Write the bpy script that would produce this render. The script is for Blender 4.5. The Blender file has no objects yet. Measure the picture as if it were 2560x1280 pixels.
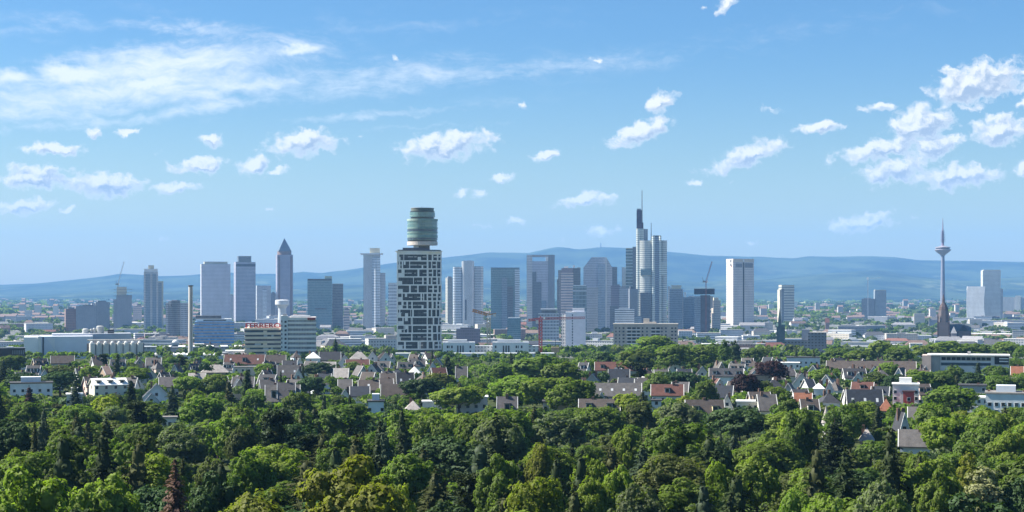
import bpy, math, random
import numpy as np
from mathutils import Vector, noise as mnoise

R = math.radians
S = bpy.context.scene
COL = S.collection
F, HX, HY, CZ = 4090.0, 1280.0, 726.0, 90.0     # focal length in photo pixels, principal column, horizon row, eye height

# ---------------------------------------------------------------- camera
cam_d = bpy.data.cameras.new('camera')
cam_d.sensor_width = 36.0
cam_d.lens = F / 2560.0 * 36.0
cam_d.shift_y = 86.0 / 2560.0
cam_d.clip_start = 1.0
cam_d.clip_end = 120000.0
cam = bpy.data.objects.new('camera', cam_d)
cam.location = (0, 0, CZ)
cam.rotation_euler = (R(90), 0, 0)
COL.objects.link(cam)
S.camera = cam

# ---------------------------------------------------------------- light, sky, exposure
SUN_AZ, SUN_EL = -81.0, 44.0        # degrees clockwise from the view direction, above the horizon
SKY_STRENGTH = 0.055
S.view_settings.view_transform = 'Standard'
S.view_settings.look = 'None'
S.view_settings.gamma = 1.0
S.view_settings.exposure = 1.26
sl = bpy.data.lights.new('sun', 'SUN')
sl.energy = 5.0
sl.angle = R(0.5)
sl.color = (1.0, 0.93, 0.80)
so = bpy.data.objects.new('sun', sl)
sd = Vector((math.sin(R(SUN_AZ)) * math.cos(R(SUN_EL)), math.cos(R(SUN_AZ)) * math.cos(R(SUN_EL)), math.sin(R(SUN_EL))))
so.rotation_euler = sd.to_track_quat('Z', 'Y').to_euler()
so.location = (-300, 100, 500)
COL.objects.link(so)
S.cycles.max_bounces = 6
S.cycles.diffuse_bounces = 2
S.cycles.glossy_bounces = 2
S.cycles.transmission_bounces = 3
S.cycles.volume_bounces = 1
S.cycles.sample_clamp_indirect = 4.0


class NT:
    """small helper for building node trees"""
    def __init__(self, tree):
        self.t = tree
    def new(self, typ, **kw):
        n = self.t.nodes.new(typ)
        for k, v in kw.items():
            setattr(n, k, v)
        return n
    def put(self, sock, v):
        if isinstance(v, bpy.types.NodeSocket):
            self.t.links.new(v, sock)
        elif v is not None:
            sock.default_value = v
    def math(self, op, a, b=None, c=None, clamp=False):
        n = self.new('ShaderNodeMath', operation=op, use_clamp=clamp)
        self.put(n.inputs[0], a)
        if b is not None: self.put(n.inputs[1], b)
        if c is not None: self.put(n.inputs[2], c)
        return n.outputs[0]
    def vmath(self, op, a, b=None, scale=None):
        n = self.new('ShaderNodeVectorMath', operation=op)
        self.put(n.inputs[0], a)
        if b is not None: self.put(n.inputs[1], b)
        if scale is not None: self.put(n.inputs['Scale'], scale)
        return n.outputs['Value'] if op in ('LENGTH', 'DOT_PRODUCT', 'DISTANCE') else n.outputs[0]
    def mapping(self, v, loc=(0, 0, 0), rot=(0, 0, 0), scale=(1, 1, 1), typ='POINT'):
        n = self.new('ShaderNodeMapping', vector_type=typ)
        self.put(n.inputs['Vector'], v)
        n.inputs['Location'].default_value = loc
        n.inputs['Rotation'].default_value = rot
        n.inputs['Scale'].default_value = scale
        return n.outputs[0]
    def noise(self, v, scale=5.0, detail=4.0, rough=0.5, color=False, dim='3D'):
        n = self.new('ShaderNodeTexNoise', noise_dimensions=dim)
        self.put(n.inputs['Vector'], v)
        n.inputs['Scale'].default_value = scale
        n.inputs['Detail'].default_value = detail
        n.inputs['Roughness'].default_value = rough
        return n.outputs['Color' if color else 'Fac']
    def mix(self, fac, a, b, blend='MIX'):
        n = self.new('ShaderNodeMix', data_type='RGBA', blend_type=blend)
        self.put(n.inputs[0], fac)
        self.put(n.inputs[6], a if not isinstance(a, tuple) else (*a, 1.0)[:4])
        self.put(n.inputs[7], b if not isinstance(b, tuple) else (*b, 1.0)[:4])
        return n.outputs[2]
    def smooth(self, v, lo, hi, to0=0.0, to1=1.0):
        n = self.new('ShaderNodeMapRange', interpolation_type='SMOOTHSTEP')
        self.put(n.inputs[0], v)
        for k, x in zip((1, 2, 3, 4), (lo, hi, to0, to1)):
            n.inputs[k].default_value = x
        return n.outputs[0]
    def sep(self, v):
        n = self.new('ShaderNodeSeparateXYZ')
        self.put(n.inputs[0], v)
        return n.outputs
    def comb(self, x, y, z=0.0):
        n = self.new('ShaderNodeCombineXYZ')
        for i, v in enumerate((x, y, z)):
            self.put(n.inputs[i], v)
        return n.outputs[0]


# fair weather cumulus: centre and radii in thousandths of the focal plane, tilt in degrees, weight
CUMULI = [
    (140, 373, 105, 18, 0, 1), (240, 328, 24, 14, 0, 0.8), (318, 331, 30, 11, 8, 1), (85, 440, 100, 38, 0, 1), (255, 460, 125, 36, 0, 1),
    (435, 468, 68, 17, 4, 1), (65, 514, 90, 20, 6, 1), (170, 522, 26, 10, 25, 1), (523, 354, 42, 21, 0, 0.9), (500, 415, 92, 23, 4, 1),
    (632, 417, 50, 24, 20, 1), (692, 430, 34, 11, 25, 0.8), (758, 357, 112, 36, 4, 1), (676, 522, 22, 8, 15, 0.64), (1115, 362, 140, 42, 7, 1),
    (1365, 388, 42, 16, 8, 1), (1258, 445, 34, 13, 8, 1), (1152, 484, 24, 12, 10, 0.72), (1196, 488, 32, 13, 20, 0.75), (1306, 263, 20, 13, 0, 0.56),
    (1402, 313, 12, 9, 0, 0.48), (1645, 257, 50, 27, 25, 1), (1602, 329, 102, 27, 20, 1), (1468, 498, 88, 22, 6, 0.9), (1285, 556, 44, 14, 14, 0.7),
    (1500, 582, 90, 17, 8, 0.5), (1205, 562, 40, 9, 5, 0.45), (1870, 387, 122, 32, 20, 1), (1740, 456, 25, 12, 0, 0.9), (1822, 460, 12, 6, 0, 0.48),
    (2045, 320, 78, 15, 3, 0.95), (2200, 268, 58, 16, 3, 0.9), (2445, 208, 150, 56, 12, 1.1), (2432, 268, 42, 11, 4, 0.7), (2300, 310, 100, 50, 12, 1.1),
    (2500, 326, 84, 46, 8, 1.1), (2210, 375, 150, 30, 10, 1), (2330, 362, 84, 38, 8, 1), (2230, 428, 105, 38, 8, 1), (2390, 442, 135, 36, 4, 1),
    (2160, 556, 122, 30, 8, 0.8), (1814, 14, 34, 20, 30, 0.85), (1755, 20, 14, 8, 0, 0.36), (1922, 272, 32, 13, 0, 0.5), (412, 595, 24, 8, 5, 0.4),
    (2562, 420, 30, 34, 0, 0.9), (2570, 258, 32, 26, 0, 0.9), (990, 145, 12, 14, 50, 0.4), (1492, 151, 28, 12, -20, 0.5), 
    (895, 343, 20, 8, 30, 0.36), (385, 385, 28, 9, 0, 0.4), (795, 530, 18, 6, 0, 0.32), (1885, 608, 28, 7, 0, 0.35),
]
# high ice cloud sheets and streaks
CIRRUS = [(175, 185, 110, 34, -10, 1.7), (375, 207, 110, 22, 4, 1.6), (30, 190, 70, 26, 0, 1.3), (740, 128, 80, 18, 10, 1.3), (400, 165, 470, 66, 6, 1.15), (240, 235, 620, 62, 6, 1.05), (60, 262, 420, 46, 2, .7), (560, 225, 420, 36, 8, .85), (500, 268, 300, 22, 9, .7),
          (180, 310, 420, 20, 3, .5), (470, 66, 240, 24, -3, .62), (900, 200, 620, 60, 5, .55), (1150, 185, 760, 34, 4, .55), (1700, 130, 700, 60, 9, .26),
          (2150, 50, 520, 70, 8, .2), (930, 288, 330, 13, 4, .55), (1050, 318, 300, 9, 3, .35), (100, 60, 420, 60, 3, .3), (1050, 60, 700, 60, 3, .22),
          (1250, 255, 330, 30, 5, .22), (2250, 262, 240, 7, 2, .35)]


def build_world():
    w = bpy.data.worlds.new('World')
    S.world = w
    w.use_nodes = True
    t = w.node_tree
    t.nodes.clear()
    n = NT(t)
    sky = n.new('ShaderNodeTexSky', sky_type='NISHITA', sun_disc=False)
    sky.sun_elevation = R(SUN_EL)
    sky.sun_rotation = R(SUN_AZ)
    sky.altitude = 150
    sky.air_density = 1.0
    sky.dust_density = 0.8
    sky.ozone_density = 2.0
    d = n.new('ShaderNodeTexCoord').outputs['Generated']
    x, y, z = n.sep(d)
    skyc = n.mix(1.0, sky.outputs[0], n.mix(n.smooth(z, -0.01, 0.17), (1.14, 1.12, 0.86), (0.49, 0.795, 1.03)), 'MULTIPLY')
    ys = n.math('MAXIMUM', y, 0.02)
    U = n.math('MULTIPLY', n.math('DIVIDE', x, ys), F / 1000)
    V = n.math('MULTIPLY', n.math('DIVIDE', z, ys), F / 1000)
    P = n.comb(U, V, 0.0)

    def field_group(name, items):
        g = bpy.data.node_groups.new(name, 'ShaderNodeTree')
        g.interface.new_socket('P', in_out='INPUT', socket_type='NodeSocketVector')
        g.interface.new_socket('F', in_out='OUTPUT', socket_type='NodeSocketFloat')
        m = NT(g)
        gi, go = m.new('NodeGroupInput'), m.new('NodeGroupOutput')
        acc = None
        for (cx, cy, rx, ry, tilt, wt) in items:
            # the sum runs through the vector so that the ellipses are worked out one after the other
            pv = gi.outputs[0]
            if acc is not None:
                k_ = m.new('ShaderNodeVectorMath', operation='MULTIPLY_ADD')
                m.put(k_.inputs[0], acc); k_.inputs[1].default_value = (1e-7, 1e-7, 0); m.put(k_.inputs[2], pv)
                pv = k_.outputs[0]
            q = m.mapping(pv, ((cx - HX) / 1000, (HY - cy) / 1000, 0), (0, 0, R(tilt)), (rx * .00126, ry * .00128, 1), 'TEXTURE')
            v = m.math('MULTIPLY_ADD', m.vmath('LENGTH', q), -wt, wt)
            acc = v if acc is None else m.math('MAXIMUM', acc, v)
        m.put(go.inputs[0], acc)
        return g

    def use(g, p):
        k = n.new('ShaderNodeGroup')
        k.node_tree = g
        n.put(k.inputs[0], p)
        return k.outputs[0]

    cg, ig = field_group('cumulus_field', CUMULI), field_group('cirrus_field', CIRRUS)
    # cumulus
    wcol = n.noise(P, 24, 5, 0.6, color=True)
    warp = n.vmath('SCALE', n.vmath('SUBTRACT', wcol, (0.5, 0.5, 0.5)), scale=0.05)
    P1 = n.vmath('ADD', P, warp)
    OFF = (-0.011, 0.013, 0)
    P2 = n.vmath('ADD', P1, OFF)
    n1 = n.noise(n.mapping(P1, scale=(1, 1.35, 1)), 26, 7, 0.58)
    n2 = n.noise(n.mapping(P2, scale=(1, 1.35, 1)), 26, 4, 0.58)
    f1 = use(cg, P1)
    f2 = use(cg, n.vmath('ADD', P2, n.vmath('SCALE', n.comb(f1, f1, 0.0), scale=1e-7)))
    t1 = n.math('MULTIPLY_ADD', n1, 1.5, f1)
    t2 = n.math('MULTIPLY_ADD', n2, 1.5, f2)
    a_c = n.smooth(t1, 0.96, 1.38)
    lit = n.smooth(n.math('SUBTRACT', t1, t2), -0.22, 0.42)
    body = n.smooth(t1, 1.05, 1.45)
    shade = n.math('MULTIPLY', body, n.math('SUBTRACT', 1.0, lit))
    k = 1.0 / SKY_STRENGTH
    c_c = n.mix(shade, (0.47 * k, 0.47 * k, 0.46 * k), (0.19 * k, 0.235 * k, 0.295 * k))
    # cirrus
    Pw = n.vmath('ADD', P, n.vmath('SCALE', n.vmath('SUBTRACT', n.noise(P, 5, 4, 0.55, color=True), (0.5, 0.5, 0.5)), scale=0.12))
    q1 = n.mapping(Pw, rot=(0, 0, R(-6)), scale=(1.0, 7.0, 1))
    q2 = n.mapping(Pw, rot=(0, 0, R(-4)), scale=(1.0, 2.6, 1))
    s1 = n.noise(q1, 3.6, 7, 0.66)
    s2 = n.noise(q2, 13, 6, 0.66)
    fi = use(ig, n.vmath('ADD', P, n.vmath('SCALE', n.vmath('SUBTRACT', wcol, (0.5, 0.5, 0.5)), scale=0.05)))
    fi = n.math('MAXIMUM', fi, 0.0)
    tex = n.math('ADD', n.math('MULTIPLY', s1, 1.0), n.math('MULTIPLY', s2, 0.8))
    ci = n.math('MULTIPLY', n.smooth(n.math('MULTIPLY_ADD', fi, 0.75, tex), 0.93, 1.84), n.smooth(fi, 0.0, 0.35))
    a_i = n.math('MULTIPLY', ci, .95, clamp=True)
    c1 = n.mix(a_i, skyc, (0.43 * k, 0.455 * k, 0.48 * k))
    c2 = n.mix(a_c, c1, c_c)
    b0 = n.new('ShaderNodeBackground')
    n.put(b0.inputs[0], skyc); b0.inputs[1].default_value = SKY_STRENGTH
    b1 = n.new('ShaderNodeBackground')
    n.put(b1.inputs[0], c2); b1.inputs[1].default_value = SKY_STRENGTH
    inside = n.math('MULTIPLY', n.math('GREATER_THAN', y, 0.3), n.math('MULTIPLY', n.math('LESS_THAN', n.math('ABSOLUTE', U), 2.4), n.math('MULTIPLY', n.math('GREATER_THAN', V, 0.0), n.math('LESS_THAN', V, 1.1))))
    ms = n.new('ShaderNodeMixShader')
    n.put(ms.inputs[0], inside); n.put(ms.inputs[1], b0.outputs[0]); n.put(ms.inputs[2], b1.outputs[0])
    n.put(n.new('ShaderNodeOutputWorld').inputs[0], ms.outputs[0])
    w.cycles.sampling_method = 'MANUAL'
    w.cycles.sample_map_resolution = 256


build_world()

# ---------------------------------------------------------------- mesh helpers
def tag(o, label=None, cat=None, group=None, kind=None):
    if label: o['label'] = label
    if cat: o['category'] = cat
    if group: o['group'] = group
    if kind: o['kind'] = kind
    return o

def thing(name, label, cat, loc, rz=0.0, group=None):
    o = bpy.data.objects.new(name, None)
    o.empty_display_size = 0.5
    o.location = loc
    o.rotation_euler = (0, 0, rz)
    COL.objects.link(o)
    return tag(o, label, cat, group)


class MB:
    """collects faces with metre-scaled UVs and links them as one mesh object"""
    def __init__(self):
        self.v, self.f, self.uv = [], [], []
    def face(self, pts, uvs=None):
        b = len(self.v)
        self.v.extend([tuple(p) for p in pts])
        self.f.append(tuple(range(b, b + len(pts))))
        if uvs is None:
            uvs = [(p[0] + p[1] * 0.5, p[2]) for p in pts]
        self.uv.extend(uvs)
        return self
    def prism(self, poly, z0, z1, top=True, bottom=False, poly2=None, u0=0.0):
        """extrude a counter-clockwise polygon (x,y) from z0 to z1, optionally to another outline"""
        q = poly2 or poly
        u = u0
        n = len(poly)
        for i in range(n):
            j = (i + 1) % n
            a, b, c, d = poly[i], poly[j], q[j], q[i]
            L = math.hypot(b[0] - a[0], b[1] - a[1])
            if L < 1e-6 and math.hypot(c[0] - d[0], c[1] - d[1]) < 1e-6:
                continue
            self.face([(a[0], a[1], z0), (b[0], b[1], z0), (c[0], c[1], z1), (d[0], d[1], z1)], [(u, z0), (u + L, z0), (u + L, z1), (u, z1)])
            u += L
        if top:
            self.face([(p[0], p[1], z1) for p in q], [(0.01, 0.01)] * n)
        if bottom:
            self.face([(p[0], p[1], z0) for p in reversed(poly)], [(0.01, 0.01)] * n)
        return self
    def box(self, x0, x1, y0, y1, z0, z1, bottom=True):
        return self.prism([(x0, y0), (x1, y0), (x1, y1), (x0, y1)], z0, z1, True, bottom)
    def cyl(self, cx, cy, r0, r1, z0, z1, n=16, top=True, bottom=True):
        a = [(cx + r0 * math.cos(2 * math.pi * i / n), cy + r0 * math.sin(2 * math.pi * i / n)) for i in range(n)]
        b = [(cx + r1 * math.cos(2 * math.pi * i / n), cy + r1 * math.sin(2 * math.pi * i / n)) for i in range(n)]
        return self.prism(a, z0, z1, top, bottom, b)
    def lathe(self, prof, n=24, cx=0.0, cy=0.0):
        for (r0, z0), (r1, z1) in zip(prof, prof[1:]):
            self.cyl(cx, cy, max(r0, .001), max(r1, .001), z0, z1, n, False, False)
        r, z = prof[-1]
        self.face([(cx + max(r, .001) * math.cos(2 * math.pi * i / n), cy + max(r, .001) * math.sin(2 * math.pi * i / n), z) for i in range(n)])
        return self
    def bar(self, p, q, w, w2=None):
        p, q = Vector(p), Vector(q)
        d = (q - p).normalized()
        up = Vector((0, 0, 1)) if abs(d.z) < 0.95 else Vector((1, 0, 0))
        a = d.cross(up).normalized()
        b = a.cross(d).normalized()
        h, k = w / 2, (w2 if w2 is not None else w) / 2
        P = [p + a * s * h + b * t * h for s, t in ((-1, -1), (1, -1), (1, 1), (-1, 1))]
        Q = [q + a * s * k + b * t * k for s, t in ((-1, -1), (1, -1), (1, 1), (-1, 1))]
        for i in range(4):
            j = (i + 1) % 4
            self.face([P[i], P[j], Q[j], Q[i]])
        self.face(P[::-1]); self.face(Q)
        return self
    def sphere(self, c, r, nu=12, nv=8, sz=1.0, zmin=-1.0):
        for i in range(nv):
            a0, a1 = -math.pi / 2 + math.pi * i / nv, -math.pi / 2 + math.pi * (i + 1) / nv
            if math.sin(a1) <= zmin: continue
            for j in range(nu):
                b0, b1 = 2 * math.pi * j / nu, 2 * math.pi * (j + 1) / nu
                self.face([(c[0] + r * math.cos(a) * math.cos(b), c[1] + r * math.cos(a) * math.sin(b), c[2] + r * sz * math.sin(a))
                           for a, b in ((a0, b0), (a0, b1), (a1, b1), (a1, b0))])
        return self
    def lattice(self, p, q, w, step, bw):
        """four-chord lattice girder from p to q"""
        p, q = Vector(p), Vector(q)
        d = (q - p); L = d.length; d.normalize()
        up = Vector((0, 0, 1)) if abs(d.z) < 0.95 else Vector((0, 1, 0))
        a = d.cross(up).normalized(); b = a.cross(d).normalized()
        cs = [a * s * w / 2 + b * t * w / 2 for s, t in ((-1, -1), (1, -1), (1, 1), (-1, 1))]
        for c in cs: self.bar(p + c, q + c, bw)
        n = max(1, int(L / step))
        for k in range(n):
            t0, t1 = p + d * (L * k / n), p + d * (L * (k + 1) / n)
            for i in range(4):
                j = (i + 1) % 4
                self.bar(t0 + cs[i], t1 + cs[j], bw * 0.7) if k % 2 else self.bar(t0 + cs[j], t1 + cs[i], bw * 0.7)
        return self
    def gable(self, x0, x1, y0, y1, z0, zr, over=0.5, thick=0.3, ends=False):
        """pitched roof slabs with the ridge along x"""
        ym = (y0 + y1) / 2
        sl = (zr - z0) / (ym - y0)
        X0, X1 = x0 - over, x1 + over
        for s in (-1, 1):
            ye = ym + s * ((y1 - y0) / 2 + over)
            ze = z0 - sl * over
            A = [(X0, ye, ze), (X1, ye, ze), (X1, ym, zr), (X0, ym, zr)]
            B = [(p[0], p[1], p[2] + thick) for p in A]
            if s > 0: A, B = A[::-1], B[::-1]
            self.face(B, [(p[0], math.hypot(p[1] - ym, p[2] - zr)) for p in B])
            self.face(A[::-1])
            for i in range(4):
                j = (i + 1) % 4
                self.face([A[i], A[j], B[j], B[i]])
        return self
    def gable_wall(self, x, y0, y1, z0, zr, nx):
        pts = [(x, y0, z0), (x, y1, z0), (x, (y0 + y1) / 2, zr)]
        if nx < 0: pts = pts[::-1]
        return self.face(pts, [(p[1], p[2]) for p in pts])
    def hip(self, x0, x1, y0, y1, z0, zr, over=0.5, run=None):
        x0 -= over; x1 += over; y0 -= over; y1 += over
        run = (y1 - y0) / 2 if run is None else run
        ym = (y0 + y1) / 2
        a, b = (x0 + run, ym, zr), (x1 - run, ym, zr)
        if x0 + run >= x1 - run:
            a = b = ((x0 + x1) / 2, ym, zr)
        p = [(x0, y0, z0), (x1, y0, z0), (x1, y1, z0), (x0, y1, z0)]
        uv = lambda P: [(q[0] + q[1] * .3, math.hypot(q[1] - ym, q[2] - zr)) for q in P]
        for P in ([p[0], p[1], b, a], [p[2], p[3], a, b], [p[1], p[2], b], [p[3], p[0], a], p[::-1]):
            self.face(P, uv(P))
        return self
    def panel(self, poly, s0, s1, z0, z1, t):
        """slab of thickness t standing proud of an open polyline between arc lengths s0 and s1"""
        acc, pts = 0.0, []
        for a, b in zip(poly, poly[1:]):
            L = math.hypot(b[0] - a[0], b[1] - a[1])
            nx, ny = (b[1] - a[1]) / L, -(b[0] - a[0]) / L
            lo, hi = max(s0, acc), min(s1, acc + L)
            if hi - lo > 1e-4:
                for s in (lo, hi):
                    f = (s - acc) / L
                    q = (a[0] + (b[0] - a[0]) * f, a[1] + (b[1] - a[1]) * f, nx, ny)
                    if pts and math.hypot(pts[-1][0] - q[0], pts[-1][1] - q[1]) < 1e-4:
                        o = pts[-1]
                        mx, my = o[2] + q[2], o[3] + q[3]
                        m = math.hypot(mx, my)
                        pts[-1] = (o[0], o[1], mx / m, my / m)
                    else:
                        pts.append(q)
            acc += L
        if len(pts) < 2: return self
        outer = [(p[0] + p[2] * t, p[1] + p[3] * t) for p in pts]
        inner = [(p[0] - p[2] * 0.2, p[1] - p[3] * 0.2) for p in pts]
        return self.prism(outer + inner[::-1], z0, z1, True, True)
    def build(self, name, mat, parent=None, loc=None):
        me = bpy.data.meshes.new(name)
        me.from_pydata(self.v, [], self.f)
        uvl = me.uv_layers.new(name='UVMap')
        uvl.data.foreach_set('uv', np.array(self.uv, dtype=np.float32).ravel())
        me.materials.append(mat)
        o = bpy.data.objects.new(name, me)
        COL.objects.link(o)
        if parent is not None: o.parent = parent
        if loc is not None: o.location = loc
        return o


def text_mesh(body, name, mat, parent, loc, height, width=None, depth=0.15, rot=(R(90), 0, 0), bold=0.0):
    cu = bpy.data.curves.new(name, 'FONT')
    cu.body = body
    cu.align_x = 'CENTER'
    cu.extrude = depth
    cu.offset = bold
    tmp = bpy.data.objects.new(name + '_shape', cu)
    me = bpy.data.meshes.new_from_object(tmp)
    bpy.data.objects.remove(tmp)
    bpy.data.curves.remove(cu)
    co = np.zeros(len(me.vertices) * 3, dtype=np.float32)
    me.vertices.foreach_get('co', co)
    co = co.reshape(-1, 3)
    w0, h0 = np.ptp(co[:, 0]), np.ptp(co[:, 1])
    sy = height / h0
    sx = width / w0 if width else sy
    co[:, 0] = (co[:, 0] - (co[:, 0].max() + co[:, 0].min()) / 2) * sx
    co[:, 1] = (co[:, 1] - co[:, 1].min()) * sy
    me.vertices.foreach_set('co', co.ravel())
    me.materials.append(mat)
    o = bpy.data.objects.new(name, me)
    COL.objects.link(o)
    o.parent = parent
    o.location = loc
    o.rotation_euler = rot
    return o


# ---------------------------------------------------------------- materials
MATS = {}

def pm(name, col, rough=0.75, var=0.12, scale=0.15, spec=0.3, metal=0.0, streak=False):
    """plain painted, rendered or metal surface with weathering"""
    if name in MATS: return MATS[name]
    m = bpy.data.materials.new(name)
    m.use_nodes = True
    t = m.node_tree
    b = t.nodes['Principled BSDF']
    n = NT(t)
    co = n.new('ShaderNodeTexCoord').outputs['Object']
    if streak: co = n.mapping(co, scale=(1, 1, 0.12))
    f = n.noise(co, scale, 5, 0.6)
    lo = tuple(c * (1 - var * 1.6) for c in col)
    hi = tuple(min(1, c * (1 + var * 1.6)) for c in col)
    n.put(b.inputs['Base Color'], n.mix(n.smooth(f, 0.25, 0.75), lo, hi))
    b.inputs['Roughness'].default_value = rough
    b.inputs['Specular IOR Level'].default_value = spec
    b.inputs['Metallic'].default_value = metal
    MATS[name] = m
    return m

def facade(name, wall, glass, fh=3.6, ww=3.0, vf=0.5, hf=0.6, rough=0.25, wrough=0.7, var=0.3, tintfloor=0.0, spec=0.5, ior=1.9):
    """wall with rows of windows laid out in metres along the wall"""
    if name in MATS: return MATS[name]
    m = bpy.data.materials.new(name)
    m.use_nodes = True
    t = m.node_tree
    b = t.nodes['Principled BSDF']
    n = NT(t)
    uv = n.new('ShaderNodeUVMap').outputs[0]
    u, v, _ = n.sep(uv)
    if ior > 1.8:
        glass = tuple(c * 1.35 for c in glass)
    wall = tuple(min(.86, c * 1.12) for c in wall)
    cu, cv = n.math('DIVIDE', u, ww), n.math('DIVIDE', v, fh)
    mu = n.math('LESS_THAN', n.math('FRACT', cu), hf) if hf < 1 else None
    mv = n.math('LESS_THAN', n.math('FRACT', n.math('ADD', cv, 0.2)), vf) if vf < 1 else None
    mask = n.math('MULTIPLY', mu, mv) if mu is not None and mv is not None else (mu if mu is not None else mv)
    if mask is None: mask = 1.0
    cell = n.comb(n.math('FLOOR', cu), n.math('FLOOR', n.math('ADD', cv, 0.2)), 0.0)
    wn = n.new('ShaderNodeTexWhiteNoise', noise_dimensions='2D')
    n.put(wn.inputs['Vector'], cell)
    g = n.mix(n.math('MULTIPLY', wn.outputs[0], var), glass, tuple(min(1, c * 2.2 + 0.10) for c in glass))
    big = n.noise(n.mapping(n.new('ShaderNodeTexCoord').outputs['Object'], scale=(1, 1, .4)), 0.06, 4, 0.6)
    wl = n.mix(n.smooth(big, .3, .7), tuple(c * .88 for c in wall), tuple(min(1, c * 1.08) for c in wall))
    n.put(b.inputs['Base Color'], n.mix(mask, wl, g))
    n.put(b.inputs['Roughness'], n.math('MULTIPLY_ADD', mask, rough - wrough, wrough) if not isinstance(mask, float) else rough)
    b.inputs['Specular IOR Level'].default_value = spec
    b.inputs['IOR'].default_value = ior
    MATS[name] = m
    return m

def roof_mat(name, col, period=0.35, var=0.22):
    """tiled roof: courses along the slope, patchy weathering"""
    if name in MATS: return MATS[name]
    m = bpy.data.materials.new(name)
    m.use_nodes = True
    t = m.node_tree
    b = t.nodes['Principled BSDF']
    n = NT(t)
    u, v, _ = n.sep(n.new('ShaderNodeUVMap').outputs[0])
    course = n.smooth(n.math('FRACT', n.math('DIVIDE', v, period)), 0.0, 0.3)
    co = n.new('ShaderNodeTexCoord').outputs['Object']
    f = n.math('ADD', n.math('MULTIPLY', n.noise(co, 0.5, 5, 0.7), 0.7), n.math('MULTIPLY', n.noise(co, 4.0, 3, 0.6), 0.3))
    c = n.mix(n.smooth(f, 0.3, 0.7), tuple(x * (1 - var * 1.6) for x in col), tuple(min(1, x * (1 + var * 1.6)) for x in col))
    n.put(b.inputs['Base Color'], n.mix(course, tuple(x * .55 for x in col), c))
    b.inputs['Roughness'].default_value = 0.7
    b.inputs['Specular IOR Level'].default_value = 0.35
    MATS[name] = m
    return m

def leaf_mat(name, col, trans=0.47, hue=0.012, val=0.35, tcol=None):
    if name in MATS: return MATS[name]
    m = bpy.data.materials.new(name)
    m.use_nodes = True
    t = m.node_tree
    t.nodes.clear()
    n = NT(t)
    oi = n.new('ShaderNodeObjectInfo').outputs['Random']
    co = n.new('ShaderNodeTexCoord').outputs['Object']
    f = n.noise(co, 0.55, 3, 0.6)
    f2 = n.noise(co, 2.6, 2, 0.6)
    hs = n.new('ShaderNodeHueSaturation')
    hs.inputs['Color'].default_value = (*col, 1)
    n.put(hs.inputs['Hue'], n.math('MULTIPLY_ADD', n.math('SUBTRACT', n.math('FRACT', n.math('MULTIPLY', oi, 7.31)), 0.5), hue * 2, 0.5))
    vv = n.math('MULTIPLY_ADD', n.math('SUBTRACT', oi, 0.5), val * 1.1, 1.0)
    vv = n.math('MULTIPLY', vv, n.math('MULTIPLY_ADD', n.math('SUBTRACT', f, 0.5), 0.9, 1.0))
    vv = n.math('MULTIPLY', vv, n.math('MULTIPLY_ADD', n.math('SUBTRACT', f2, 0.5), 0.9, 1.0))
    n.put(hs.inputs['Value'], vv)
    hs.inputs['Saturation'].default_value = 1.0
    d = n.new('ShaderNodeBsdfDiffuse')
    n.put(d.inputs[0], hs.outputs[0])
    tr = n.new('ShaderNodeBsdfTranslucent')
    n.put(tr.inputs[0], n.mix(1.0, hs.outputs[0], tcol or (1.25, 1.45, 0.5), 'MULTIPLY'))
    mx = n.new('ShaderNodeMixShader')
    mx.inputs[0].default_value = trans
    n.put(mx.inputs[1], d.outputs[0]); n.put(mx.inputs[2], tr.outputs[0])
    gl = n.new('ShaderNodeBsdfGlossy')
    gl.inputs['Roughness'].default_value = 0.6
    gl.inputs['Color'].default_value = (0.5, 0.5, 0.5, 1)
    m2 = n.new('ShaderNodeMixShader')
    m2.inputs[0].default_value = 0.025
    n.put(m2.inputs[1], mx.outputs[0]); n.put(m2.inputs[2], gl.outputs[0])
    n.put(n.new('ShaderNodeOutputMaterial').inputs[0], m2.outputs[0])
    MATS[name] = m
    return m


def ground_height(d):
    pts = [(-400, 46), (0, 46), (150, 45), (600, 39), (1000, 37), (1300, 35), (1600, 24), (2300, 0), (1e6, 0)]
    for (a, za), (b, zb) in zip(pts, pts[1:]):
        if d <= b:
            t = max(0.0, (d - a) / (b - a))
            return za + (zb - za) * t
    return 0.0

zg = ground_height

def solve_d(py, h, lo=90.0):
    """distance at which something h metres tall has its top at photo row py"""
    f = lambda d: (CZ - zg(d) - h) - (py - HY) / F * d
    d = lo
    while d < 4000 and f(d) > 0: d += 4.0
    return d

def X(px, d): return (px - HX) / F * d
def Z(py, d): return CZ - (py - HY) / F * d

# ---------------------------------------------------------------- ground, fields, hills
def grid_mesh(name, xs, ys, zf, mat):
    nx, ny = len(xs), len(ys)
    v = [(x, y, zf(x, y)) for y in ys for x in xs]
    f = [(j * nx + i, j * nx + i + 1, (j + 1) * nx + i + 1, (j + 1) * nx + i) for j in range(ny - 1) for i in range(nx - 1)]
    me = bpy.data.meshes.new(name)
    me.from_pydata(v, [], f)
    me.polygons.foreach_set('use_smooth', [True] * len(f))
    me.materials.append(mat)
    o = bpy.data.objects.new(name, me)
    COL.objects.link(o)
    return tag(o, kind='structure')

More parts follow.
